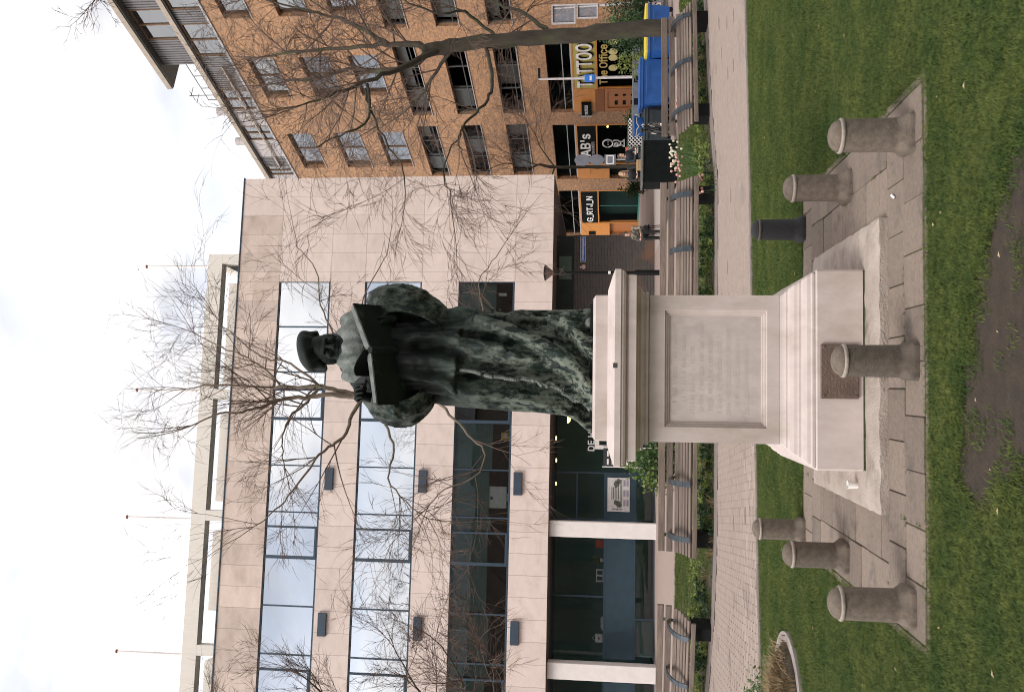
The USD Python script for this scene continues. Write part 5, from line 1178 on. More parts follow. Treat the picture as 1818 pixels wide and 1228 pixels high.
outline(.70, 2.12, .37, .30); outline(.70, 1.62, .30, .28, PI * .80, PI * 2.2); outline(.62, 1.60, .12, .10); mas.tube([(.52, .06, 1.36), (.50, .06, 1.2), (.38, .06, 1.18)], .04, 6); mas.tube([(.86, .06, 1.36), (.88, .06, 1.2), (1.02, .06, 1.18)], .04, 6); mas.box(.32, 1.08, .04, .08, 1.10, 1.16)
mas.mesh(trimesh.creation.icosphere(1, .035), trimesh.transformations.translation_matrix((.60, .06, 2.10))); mas.mesh(trimesh.creation.icosphere(1, .035), trimesh.transformations.translation_matrix((.82, .06, 2.10)))
part('mascot_outline', mas.get(), white_l, t)
part('orange_fascia', box(-2.93, -1.37, .0, .10, 2.02, 4.03), orange, t); part('fascia_moulding', box(-2.4, -1.9, -.02, -.003, 3.2, 3.24), orange_d, t); part('doorway', box(-2.93, -1.37, .3, .34, .02, 2.0), black_sign, t)
yl = thing('pendant_lamp', 'single yellow bulb glowing inside the shop window above the mascot', 'lamp', on_brick(1.95, .35, 2.13), BA); part('bulb', trimesh.creation.icosphere(2, .06), glow('bulb_yellow', (1., .75, .2), 2.5), yl); part('cord', box(-.01, .01, -.01, .01, .06, .6), black_sign, yl)
t = shop('shop_front', 'orange-framed shop front with a black G_RTJ_N sign and green window', -10.1, -4.30)
part('sign_frame', cat(box(-8.45, -4.30, -.02, .1, 3.93, 4.03), box(-8.45, -4.30, -.02, .1, 2.74, 2.82), box(-4.40, -4.30, -.02, .1, .02, 2.74), box(-4.40, -4.30, -.02, .1, 2.82, 3.93), box(-8.45, -8.36, -.02, .1, .02, 2.74), box(-8.45, -8.36, -.02, .1, 2.82, 3.93)), orange, t)
part('sign_board', box(-8.36, -4.40, .0, .08, 2.82, 3.93), black_sign, t)
s_ = text('G_RTJ_N', .40, .02, True); s_.apply_scale((3.2 / s_.extents[0], 1, 1)); part('lettering', moved(s_, loc=(-8.15 - s_.bounds[0][0], -.03, 3.17)), white_l, t)
part('display_glass', MB().quad((-8.36, .1, .12), (-4.40, .1, .12), (-4.40, .1, 2.74), (-8.36, .1, 2.74)).get(), pane_s, t); part('display_back', box(-8.36, -4.40, .7, .75, .02, 2.74), dark_green, t); part('display_bar', cat(box(-6.33, -6.28, .05, .12, .12, 2.74), box(-8.36, -4.4, .02, .12, .02, .115)), look('teal_rail', (.04, .17, .14)), t)
part('orange_fascia', box(-10.08, -8.47, .0, .10, 2.02, 4.03), orange, t); part('door', box(-10.08, -8.47, .25, .30, .02, 2.0), orange_d, t); part('number_plate', box(-10.0, -9.5, -.03, -.002, 3.02, 3.5), black_sign, t)

# ================================================================ in the street
grey_metal = look('grey_metal', (.30, .30, .32), (.25, .25, .27), rough=.5, metallic=.3); light_metal = look('light_post', (.46, .43, .43), (.36, .33, .33), rough=.6, scale=8)
lp = thing('street_lamp', 'black street lamp with a flared conical head before the brick wall', 'street lamp', (2.48, 30.0, -.004))
part('post', lathe([(.09, 0), (.09, .9), (.06, 1.0), (.048, 1.05), (.042, 3.72), (.0005, 3.73)], 14), black_block, lp, smooth=40); part('lamp_head', lathe([(.06, 3.70), (.075, 3.76), (.245, 3.96)], 24), look('lamp_glass', (.22, .15, .12), (.17, .115, .09), rough=.3), lp, smooth=40); part('lamp_lid', lathe([(.262, 3.958), (.270, 3.97), (.262, 4.0), (.12, 4.03), (.0005, 4.035)], 24), black_block, lp)
part('cage_bar', cat(*[MB().tube([(.07 * math.cos(a), .07 * math.sin(a), 3.74), (.252 * math.cos(a), .252 * math.sin(a), 3.965)], .008, 5).get() for a in np.arange(6) * PI / 3]), black_block, lp); part('sticker', box(-.045, .045, -.07, -.0455, 1.78, 1.87), white_letter, lp)
wl = thing('lamp_post', 'thin pale lamp post with a blue sign before the TATTOO shop', 'street lamp', (10.52, 35.0, -.004))
part('post', lathe([(.06, 0), (.055, 2.0), (.04, 4.70), (.0005, 4.71)], 12), light_metal, wl, smooth=40); part('lamp_arm', moved(cbox(-.03, .03, -.42, .05, 0, .09, .01), loc=(0, 0, 4.62), rz=1.3), black_block, wl); part('blue_sign', cbox(-.18, .12, -.08, -.06, 2.48, 2.88, .01), look('sign_blue', (.03, .16, .55), rough=.4), wl); part('sign_mark', box(-.12, .06, -.086, -.0805, 2.6, 2.68), white_letter, wl)
spn = thing('sign_post', 'grey post with three traffic signs before the JAB\'s shop', 'traffic sign', (7.10, 34.0, -.004), -.25)
part('post', lathe([(.035, 0), (.035, 3.2), (.0005, 3.21)], 10), grey_metal, spn, smooth=40)
sg_m = look('sign_back', (.13, .135, .155), (.10, .10, .12), rough=.5, scale=4)
part('sign_plate', moved(lathe([(.0005, -.01), (.30, -.01), (.30, .01), (.0005, .012)], 24), rx=PI / 2, loc=(0, -.06, 2.90), scale=(.72, 1, 1)), sg_m, spn); part('sign_plate', moved(lathe([(.0005, -.01), (.28, -.01), (.28, .01), (.0005, .012)], 24), rx=PI / 2, loc=(0, -.06, 2.36), scale=(.72, 1, 1)), sg_m, spn)
part('sign_plate', cbox(-.20, .20, -.08, -.05, 1.64, 2.06, .01), sg_m, spn, 'pale square sign with a white outline'); part('sign_outline', cat(box(-.16, .16, -.086, -.081, 1.96, 1.99), box(-.16, .16, -.086, -.081, 1.72, 1.75), box(-.16, -.13, -.086, -.081, 1.75, 1.96), box(.13, .16, -.086, -.081, 1.75, 1.96)), white_letter, spn)
inf = thing('display_panels', 'two framed grey display boxes on a pale post at the top right', 'display', (12.29, 32.0, -.004), -.15)
pst = MB().tube([(0, 0, 0), (-.08, 0, 2.3), (-.14, 0, 3.9)], [.05, .045, .03], 10).get(); part('post', pst, light_metal, inf, smooth=40)
for z0, z1, w_ in ((2.32, 3.08, .40), (3.12, 3.98, .56)):
    xa = -.12 - w_; fr_ = cat(box(xa, -.02, -.08, .06, z0, z0 + .04), box(xa, -.02, -.08, .06, z1 - .04, z1), box(xa, xa + .04, -.08, .06, z0 + .04, z1 - .04), box(-.06, -.02, -.08, .06, z0 + .04, z1 - .04))
    f_ = part('panel_frame', fr_, light_metal, inf); part('panel', box(xa + .04, -.06, -.02, .03, z0 + .04, z1 - .04), look('display_grey', (.13, .14, .16), (.22, .20, .21), rough=.4, scale=9, detail=6, third=(.45, .26, .22), third_scale=7, third_at=(.6, .66)) if z0 < 3 else '/World/Looks/display_grey', path_of(f_))
gw = thing('terrace_wall', 'low grey windbreak with dark slots along the terrace behind the blue containers', 'windbreak', (7.05, 30.0, -.004))
part('top_board', cbox(0, 3.6, -.1, .1, .86, 1.12, .01), look('grey_board', (.15, .155, .17), (.11, .115, .13), rough=.7, scale=5, detail=8), gw); part('lower_board', cbox(0, 3.6, -.05, .05, .05, .858, .01), look('grey_board_dark', (.035, .045, .055), rough=.7), gw)
for x in (.35, 1.0, 1.75, 2.5, 3.15): part('slot', box(x, x + .22, -.105, -.1005, .90, 1.06), black_block, gw)
# waste containers
blue_b = look('container_blue', (.015, .085, .30), (.012, .07, .25), rough=.5, scale=4, bump=.1); yellow_l = look('lid_yellow', (.62, .47, .06), (.55, .42, .05), rough=.5); dk_bin = look('bin_dark', (.025, .035, .042), (.02, .028, .034), rough=.6); black_g = look('container_black', (.004, .006, .006), (.007, .009, .009), rough=.8, spec=.15)
def container(name, label, x, y, w, d, h, body, lid, rz=0.0, group='waste containers behind the benches', lid_h=.07):
    t = thing(name, label, 'container', (x, y, -.002), rz, group)
    s = trimesh.convex.convex_hull(np.array([(sx * (w / 2 - q), sy * (d / 2 - q), z) for sx in (-1, 1) for sy in (-1, 1) for z, q in ((.10, .06), (h, 0))])); part('body', s, body, t)
    part('rim', cbox(-w / 2 - .025, w / 2 + .025, -d / 2 - .025, d / 2 + .025, h - .06, h + .002, .008), body, t)
    l_ = cbox(-w / 2 - .03, w / 2 + .03, -d / 2 - .03, d / 2 + .03, h + .004, h + lid_h, .02); part('lid', l_, lid, t)
    for sx in (-1, 1):
        for sy in (-1, 1): part('wheel', moved(lathe([(.0005, -.02), (.07, -.02), (.07, .02), (.0005, .02)], 14), rx=PI / 2, loc=(sx * w * .4, sy * d * .4, .072)), black_block, t)
    part('handle', MB().tube([(-w * .3, -d / 2 - .02, h - .15), (-w * .3, -d / 2 - .06, h - .15), (w * .3, -d / 2 - .06, h - .15), (w * .3, -d / 2 - .02, h - .15)], .014, 6).get(), body, t)
    return t
container('waste_container', 'wide blue waste container left of the yellow-lidded one', 7.96, 27.4, 1.38, .95, .90, blue_b, blue_b)
container('waste_container', 'blue waste container with a bright yellow lid at the thick tree trunk', 9.35, 26.9, 1.42, .9, .72, blue_b, yellow_l, .08, lid_h=.10)
cb = container('waste_container', 'dark grey container with a blue tub on top, beside the bicycle', 6.72, 27.6, .92, .9, .74, dk_bin, dk_bin)
tub = thing('blue_tub', 'blue plastic tub with a pale wire handle on the dark grey container', 'tub', (6.72, 27.45, .815)); part('tub', lathe([(.26, 0), (.33, .26), (.345, .26), (.345, .29), (.32, .29), (.25, .02), (.0005, .02)], 24), blue_b, tub, smooth=40); part('handle', MB().tube([(.34 * math.cos(a), -.15, .26 - .20 * math.sin(a)) for a in np.linspace(0, PI, 14)], .012, 5).get(), white_letter, tub)
kc = thing('black_box_container', 'large black box standing in the grass right of the flowers', 'container', (4.97, 24.6, 0.0), .04)
part('body', cbox(-.57, .57, -.45, .45, 0, .90, .012), black_g, kc); part('top_rim', cat(cbox(-.60, .60, -.48, -.40, .902, .95, .01), cbox(-.60, .60, .40, .48, .902, .95, .01), cbox(-.60, -.52, -.398, .398, .902, .95, .01), cbox(.52, .60, -.398, .398, .902, .95, .01)), look('worn_rim', (.16, .15, .14), (.09, .09, .09), rough=.8, scale=15), kc); part('panel_joint', box(-.004, .004, -.454, -.4505, .02, .88), black_block, kc)
cbx = thing('cardboard_box', 'small brown cardboard box on the table in front of the two seated people', 'box', (6.02, 29.75, .76)); part('carton', cbox(-.16, .16, -.12, .12, 0, .20, .004), look('cardboard', (.42, .27, .13), (.36, .23, .11), rough=.85), cbx); part('flap', box(-.158, .158, -.126, -.1205, .14, .198), look('cardboard_flap', (.48, .32, .16)), cbx)
tb = thing('terrace_table', 'dark high table before the two seated people', 'table', (6.15, 29.8, -.004)); part('tabletop', cbox(-.6, .6, -.32, .32, .72, .762, .01), black_g, tb)
for sx in (-1, 1):
    for sy in (-1, 1): part('leg', box(sx * .52 - .025, sx * .52 + .025, sy * .26 - .025, sy * .26 + .025, 0, .719), black_g, tb)
scn = thing('terrace_screen', 'terrace screen with a black and white lattice below the JAB\'s window', 'screen', (7.78, 35.0, -.004), -.05)
part('panel', box(0, 1.1, 0, .03, .62, 1.17), black_g, scn); la_ = MB()
for k in range(-4, 9):
    for sgn in (1, -1):
        pA, pB = np.array([k * .145 + (0 if sgn > 0 else .55), .63]), np.array([k * .145 + (.55 if sgn > 0 else 0), 1.16]); lo_t = np.clip((.0 - pA[0]) / (pB[0] - pA[0]), -9, 9); hi_t = (1.1 - pA[0]) / (pB[0] - pA[0]); t0, t1 = sorted((lo_t, hi_t)); t0, t1 = max(0, t0), min(1, t1)
        if t1 - t0 > .03: la_.tube([(*(pA + (pB - pA) * t0)[:1], -.012, (pA + (pB - pA) * t0)[1]), (*(pA + (pB - pA) * t1)[:1], -.012, (pA + (pB - pA) * t1)[1])], .014, 4)
part('lattice', la_.get(), white_letter, scn)
for x in (0, 1.06): part('post', box(x, x + .04, .031, .07, 0, 1.17), black_g, scn)
mb_ = thing('menu_board', 'pale menu board with a red edge beside the lattice screen', 'board', (7.40, 34.9, -.004)); part('board', cbox(.02, .34, 0, .04, .62, 1.16, .008), look('menu_cream', (.34, .32, .25), (.30, .28, .22)), mb_); part('red_edge', box(.0, .36, -.01, .05, 1.165, 1.27), look('menu_red', (.55, .13, .07)), mb_); part('stand', box(.15, .21, .0, .04, 0, .61), black_g, mb_)
# bicycle
bike = thing('bicycle', 'dark bicycle with pale mudguards leaning beside the black box', 'bicycle', (6.22, 25.6, 0.0), 1.15)
tyre = look('tyre_black', (.012, .012, .012), rough=.8); chrome = look('chrome', (.55, .50, .42), rough=.3, metallic=.6)
def wheel(x):
    a = np.linspace(0, 2 * PI, 33); w = part('wheel', MB().tube(np.stack([x + .33 * np.cos(a), 0 * a, .345 + .33 * np.sin(a)], 1), .016, 6, False).get(), tyre, bike, smooth=True)
    part('spokes', cat(*[MB().tube([(x, 0, .345), (x + .32 * math.cos(q), 0, .345 + .32 * math.sin(q))], .0025, 3).get() for q in np.arange(14) * PI / 7], MB().tube([(x, -.04, .345), (x, .04, .345)], .02, 8).get()), chrome, path_of(w))
    b = np.linspace(.3, 2.6, 16); part('mudguard', MB().tube(np.stack([x + .365 * np.cos(b), 0 * b, .345 + .365 * np.sin(b)], 1), .018, 5).get(), chrome, bike)
wheel(-.54); wheel(.54)
part('frame', cat(*[MB().tube(p, .016, 7).get() for p in ([(-.54, 0, .345), (-.10, 0, .30), (.34, 0, .80)], [(-.10, 0, .30), (-.22, 0, .85)], [(-.20, 0, .72), (.34, 0, .86)], [(-.54, 0, .345), (-.19, 0, .70)], [(.31, 0, .95), (.36, 0, .75), (.54, 0, .345)])]), black_block, bike, smooth=40)
part('handlebar', MB().tube([(.16, -.28, 1.05), (.28, -.24, 1.06), (.32, -.08, 1.04), (.31, 0, .98), (.32, .08, 1.04), (.28, .24, 1.06), (.16, .28, 1.05)], .013, 7).get(), chrome, bike, smooth=True)
part('saddle', surface(lambda P: smin(ell_sdf(P, (-.30, 0, .92), (.11, .085, .035)), cap_sdf(P, (-.26, 0, .92), (-.10, 0, .93), .05, .022), .03), (-.45, -.12, .85), (-.05, .12, .99), .012), tyre, bike, smooth=True)
part('headlamp', moved(lathe([(.0005, 0), (.045, 0), (.05, .02), (.03, .07), (.0005, .08)], 14), ry=-PI / 2, loc=(.44, 0, .86)), white_letter, bike); part('pedals', cat(MB().tube([(-.10, -.10, .30), (-.10, .10, .30)], .012, 6).get(), MB().tube([(-.10, .08, .30), (-.02, .10, .16)], .01, 5).get(), MB().tube([(-.10, -.08, .30), (-.18, -.10, .44)], .01, 5).get(), box(-.07, .03, .10, .18, .15, .175), box(-.23, -.13, -.18, -.10, .43, .455)), chrome, bike); part('carrier', cat(box(-.72, -.34, -.06, .06, .72, .735), MB().tube([(-.54, .05, .35), (-.60, .05, .72)], .007, 5).get(), MB().tube([(-.54, -.05, .35), (-.60, -.05, .72)], .007, 5).get()), tyre, bike)
# ================================================================ people on the terrace
skin = look('skin', (.52, .30, .22), (.47, .26, .19), rough=.6, scale=12)
def seated(name_, label, loc, rz, top_m, leg_m, hair_m, long_hair, seat=.72, lean=.10, hands='table', pattern=None):
    t = thing('person', label, 'person', loc, rz)
    s = seat; hip = np.array([0, 0, s + .10]); chest = np.array([0, -lean, s + .45]); neck = np.array([0, -lean * 1.25, s + .60]); head = np.array([0, -lean * 1.5 - .02, s + .745])
    J = {}
    for sg in (-1, 1):
        J[sg] = dict(hip=np.array([sg * .09, -.02, s + .08]), knee=np.array([sg * .12, -.44, s + .10]), ank=np.array([sg * .12, -.40, s - .36]), toe=np.array([sg * .13, -.56, s - .42]), sh=np.array([sg * .175, -lean, s + .53]),
                     el=np.array([sg * .235, -lean - .12, s + .28]), wr=np.array([sg * .10, -lean - .33, s + .26 if hands == 'table' else s + .48]))
    def body(P):
        d = smin(cap_sdf(P, hip, chest, .125, .135), cap_sdf(P, neck - (0, 0, .08), head - (0, -.01, .06), .055, .05), .04)
        d = smin(d, ell_sdf(P, head, (.075, .095, .115)), .02); d = smin(d, ell_sdf(P, head + (0, -.092, -.012), (.013, .022, .022)), .012)
        d = smin(d, ell_sdf(P, head + (0, -.05, -.085), (.045, .045, .035)), .02)
        for sg in (-1, 1):
            j = J[sg]; d = smin(d, ell_sdf(P, head + (sg * .078, .01, -.01), (.012, .025, .032)), .008); d = smax(d, -ell_sdf(P, head + (sg * .03, -.098, .012), (.016, .014, .010)), .008)
            for a, b, p, q in (('hip', 'knee', .085, .06), ('knee', 'ank', .058, .038), ('ank', 'toe', .038, .03), ('sh', 'el', .05, .042), ('el', 'wr', .04, .028)): d = smin(d, cap_sdf(P, j[a], j[b], p, q), .035)
            f0 = j['wr']; pal = f0 + np.array([-sg * .035, -.06, .0]); d = smin(d, cap_sdf(P, f0, pal, .028, .034), .02)
            for k in range(4): e = pal + np.array([-sg * .02 + (k - 1.5) * .018, -.03, 0]); d = smin(d, cap_sdf(P, e, e + np.array([-sg * .02, -.045 - .01 * (k in (1, 2)), -.012]), .009, .008), .006)
            d = smin(d, cap_sdf(P, f0 + np.array([-sg * .05, -.02, .01]), f0 + np.array([-sg * .085, -.055, .005]), .011, .009), .008)
        return d
    lo, hi = (-.36, -.68, s - .50), (.36, .24, s + .92)
    part('body', surface(body, lo, hi, .0125), skin, t, smooth=True)
    def top(P):
        d = cap_sdf(P, hip + (0, 0, -.04), chest, .150, .160)
        for sg in (-1, 1):
            j = J[sg]; d = smin(d, cap_sdf(P, chest + (sg * .06, 0, .05), j['sh'], .09, .065), .05); d = smin(d, cap_sdf(P, j['sh'], j['el'], .066, .056), .03); d = smin(d, cap_sdf(P, j['el'], j['el'] + (j['wr'] - j['el']) * .86, .054, .040), .03)
        d -= .010 * (fbm(P * 14, 3, 3) - .5)
        return smax(d, -cap_sdf(P, neck - (0, 0, .03), head, .056, .06), .01)
    part('jacket', surface(top, lo, hi, .0135), top_m, t, smooth=True)
    def legs(P):
        d = None
        for sg in (-1, 1):
            j = J[sg]; e = smin(cap_sdf(P, j['hip'], j['knee'], .10, .073), cap_sdf(P, j['knee'], j['ank'], .07, .055), .03); d = e if d is None else smin(d, e, .03)
        return d - .008 * (fbm(P * 16, 3, 6) - .5)
    part('trousers', surface(legs, lo, hi, .0135), leg_m, t, smooth=True)
    part('shoes', surface(lambda P: np.minimum(*[smin(cap_sdf(P, J[sg]['ank'] - (0, 0, .01), J[sg]['toe'], .05, .042), ell_sdf(P, J[sg]['ank'], (.055, .06, .06)), .02) for sg in (-1, 1)]), lo, hi, .0135), blk, t, smooth=True)
    def hair(P):
        d = np.maximum(ell_sdf(P, head + (0, .015, .02), (.088, .105, .118)), -(P[..., 1] - (head[1] - .055) + .9 * np.maximum(0, P[..., 2] - head[2] - .03) ) * .9)
        if long_hair:
            for sg in (-1, 1): d = smin(d, cap_sdf(P, head + (sg * .075, .02, .0), head + (sg * .085, .0, -.20), .030, .022), .02)
            d = smin(d, cap_sdf(P, head + (0, .07, .0), head + (0, .08, -.20), .06, .04), .03)
        return d - .010 * (fbm(P * np.array([30, 30, 8]), 3, 2) - .5)
    part('hair', surface(hair, lo, hi, .011), hair_m, t, smooth=True)
    return t
navy = look('navy_coat', (.012, .016, .026), (.009, .012, .018), rough=.85); blackc = look('black_coat', (.008, .009, .010), (.012, .012, .013), rough=.85); denim = look('dark_trousers', (.02, .022, .03), rough=.9)
blond = look('blond_hair', (.38, .27, .14), (.24, .16, .08), rough=.6, scale=20, stretch=(4, 4, .6)); brownh = look('brown_hair', (.06, .035, .02), (.04, .024, .014), rough=.6, scale=20)
camo = look('patterned_jacket', (.20, .16, .12), (.035, .035, .03), rough=.9, scale=9, lo=.46, hi=.54, third=(.34, .29, .23), third_scale=8)
seated('a', 'person in a dark navy coat with brown hair, sitting beside the sign post', (6.42, 30.6, -.004), .35, navy, denim, brownh, False)
seated('b', 'person with long fair hair in a black coat, sitting before the orange panel', (5.92, 30.55, -.004), -.30, blackc, denim, blond, True, seat=.67, lean=.14)
seated('c', 'person in a patterned jacket sitting before the G_RTJ_N shop door', (4.10, 31.5, -.004), -.55, camo, blackc, brownh, False, seat=.50, lean=.22)
for x, y, h_, lab in ((6.42, 30.62, .735, 'dark stool under the person in navy'), (5.92, 30.57, .685, 'dark stool under the fair-haired person'), (4.10, 31.52, .515, 'dark stool under the person in the patterned jacket')):
    t = thing('stool', lab, 'stool', (x, y, -.004)); part('seat', lathe([(.0005, h_ - .06), (.19, h_ - .06), (.20, h_ - .04), (.19, h_ - .015), (.0005, h_ - .01)], 18), black_g, t)
    for a in np.arange(4) * PI / 2 + .4: part('leg', MB().tube([(.14 * math.cos(a), .14 * math.sin(a), h_ - .06), (.2 * math.cos(a), .2 * math.sin(a), 0)], .014, 6).get(), black_g, t)

# ================================================================ shrubs
bark_tw = look('twig_bark', (.10, .065, .045), (.065, .042, .03), rough=.9, scale=10)
def shrub(label, loc, rad, n, size, m, seed, group='shrubs along the street', top=None):
    t = thing('shrub', label, 'shrub', loc, 0, group); st_ = MB(); g = random.Random(seed)
    for _ in range(9):
        a = g.uniform(0, 6.28); q = g.uniform(.1, .7); st_.tube([(0, 0, 0), (q * rad[0] * .5 * math.cos(a), q * rad[1] * .5 * math.sin(a), rad[2] * .7), (q * rad[0] * math.cos(a), q * rad[1] * math.sin(a), rad[2] * 1.5)], [.018, .012, .005], 5)
    part('stems', st_.get(), bark_tw, t); part('leaves', leaves(seed, n, rad, size, rad[2] * 1.02), m, t, kind='stuff')
    if top is not None: part('young_leaves', moved(leaves(seed + 50, n // 4, rad, size, rad[2] * 1.15)), top, t, kind='stuff')
    return t
shrub('bright green leafy shrub behind the bench, left of the pedestal', (-2.35, 18.6, 0), (.62, .5, .66), 2600, .085, leaf_g, 1, top=leaf_y)
shrub('smaller low green shrub beside the larger one left of the pedestal', (-1.7, 18.9, 0), (.45, .4, .42), 900, .08, leaf_g, 2)
shrub('dark evergreen shrub behind the yellow-lidded container', (9.95, 28.4, 0), (.62, .6, 1.0), 2600, .10, leaf_d, 3, top=leaf_g)
shrub('yellow-green shrub left of the thick tree trunk, above the wide blue container', (9.15, 29.2, 0), (.52, .5, .82), 1300, .085, leaf_y, 4)
shrub('very dark shrub at the corner of the brick passage, topmost right', (11.6, 31.0, 0), (.8, .7, 1.05), 2400, .11, leaf_d, 5)
shrub('dark green shrub at the brick pier between the TATTOO and JAB\'s shops', (9.65, 38.2, 0), (.55, .5, .70), 1200, .11, leaf_d, 6)
shrub('dark green shrub at the brick pier right of the G_RTJ_N window', (8.35, 46.5, 0), (.6, .5, .72), 1000, .12, leaf_d, 7)

# ================================================================ bare trees
bark = look('tree_bark', (.060, .048, .034), (.034, .028, .021), rough=.95, scale=7, detail=9, bump=.8, bump_scale=30, stretch=(1, 1, .35), third=(.058, .066, .028), third_scale=2.5, third_at=(.5, .66), world=True)
bark_l = look('tree_bark_pale', (.20, .155, .115), (.13, .10, .075), rough=.95, scale=7, detail=9, bump=.8, bump_scale=30, stretch=(1, 1, .35), third=(.10, .10, .055), third_scale=2.5, world=True)
twig_m = look('twig_brown', (.125, .080, .060), (.085, .055, .042), rough=.9, scale=5, world=True)
def smooth_line(pts, r0, r1, k=4, wob=.02, g=None):
    p = np.array(pts, float); n = len(p); t = np.linspace(0, n - 1, (n - 1) * k + 1); q = np.empty((len(t), 3))
    for i, s in enumerate(t):
        a = min(int(s), n - 2); u = s - a; P0, P1, P2, P3 = p[max(a - 1, 0)], p[a], p[a + 1], p[min(a + 2, n - 1)]
        q[i] = .5 * ((2 * P1) + (-P0 + P2) * u + (2 * P0 - 5 * P1 + 4 * P2 - P3) * u * u + (-P0 + 3 * P1 - 3 * P2 + P3) * u ** 3)
    if g is not None: q[1:-1] += g.normal(scale=wob, size=(len(q) - 2, 3))
    return q, r0 + (r1 - r0) * np.linspace(0, 1, len(q)) ** .8
def tree(name, label, base, trunk, r_tr, limbs, seed, twigs=9, tl=1.5, droop=.25, mat_=None, fine=1.0, upt=.15):
    """trunk and limbs are lines in the world; side branches and twigs grow from them."""
    t = thing(name, label, 'tree', base); g = np.random.default_rng(seed); B = np.array(base, float); mat_ = mat_ or bark
    q, r = smooth_line(np.array(trunk) - B, r_tr[0], r_tr[1], 5, .012, g); r = r * (1 + .10 * (fbm(q * 3, 3, seed) - .5)); r[0] *= 1.35; r[1] *= 1.12
    tk = MB().tube(q, r, 14).get(); tk = tk.subdivide(); tk = displace(tk, .018, 5, seed); part('trunk', tk, mat_, t, smooth=True)
    tw = MB(); lines = []
    for li, lm in enumerate(limbs):
        pts, a, b = lm[0], lm[1] * .85, lm[2]
        q, r = smooth_line(np.array(pts) - B, a, b, 4, .018, g); part('limb', MB().tube(q, r, 8).get(), mat_, t, smooth=True); lines.append((q, r, lm[3] if len(lm) > 3 else 1.0))
    def grow(o, d, L_, r0, lvl):
        n = 5 if lvl < 2 else 4; P = [o]; d = d / np.linalg.norm(d); bend = g.normal(scale=.09, size=3)
        for i in range(n):
            d = d + bend * .6 + g.normal(scale=.055, size=3) + np.array([0, 0, upt if lvl == 0 else -droop * (.35 if lvl == 1 else .7)]) * .35; d /= np.linalg.norm(d); P.append(P[-1] + d * L_ / n)
        P = np.array(P); r = r0 * (1 - .72 * np.linspace(0, 1, n + 1)); tw.tube(P, r, 4 if lvl == 0 else 3, False)
        if lvl >= 3: return
        k = int(round({0: 6, 1: 5, 2: 2.5}[lvl] * fine + g.uniform(-.5, .5)))
        for _ in range(max(k, 0)):
            s = g.uniform(.15, 1.0); i = min(int(s * n), n - 1); u = s * n - i; oo = P[i] * (1 - u) + P[i + 1] * u; dd = P[i + 1] - P[i]; dd = dd / np.linalg.norm(dd)
            side = np.cross(dd, g.normal(size=3)); side /= np.linalg.norm(side); a = g.uniform(.30, .75); nd = dd * math.cos(a) + side * math.sin(a)
            grow(oo, nd, L_ * g.uniform(.42, .78), max(r[i] * .62, .0046), lvl + 1)
    for q, r, wt in lines:
        L_ = np.linalg.norm(np.diff(q, axis=0), axis=1).sum(); k = max(2, int(twigs * wt * L_ / 3.0))
        for j in range(k):
            s = g.uniform(.12, 1.0) ** .8 * (len(q) - 1); i = min(int(s), len(q) - 2); o = q[i] + (q[i + 1] - q[i]) * (s - i); dd = q[i + 1] - q[i]; dd /= np.linalg.norm(dd)
            side = np.cross(dd, g.normal(size=3)); side /= np.linalg.norm(side); a = g.uniform(.5, 1.05); grow(o, dd * math.cos(a) + side * math.sin(a), tl * g.uniform(.55, 1.15), min(r[i] * .55, .022), 0)
        for j in range(3 if wt > .6 else 1): grow(q[-1], q[-1] - q[-3] + g.normal(scale=.08, size=3), tl * g.uniform(.6, 1.1), max(r[-1] * .9, .010), 0 if j == 0 else 1)
    part('twigs', tw.get(), twig_m, t, kind='stuff')
    return t
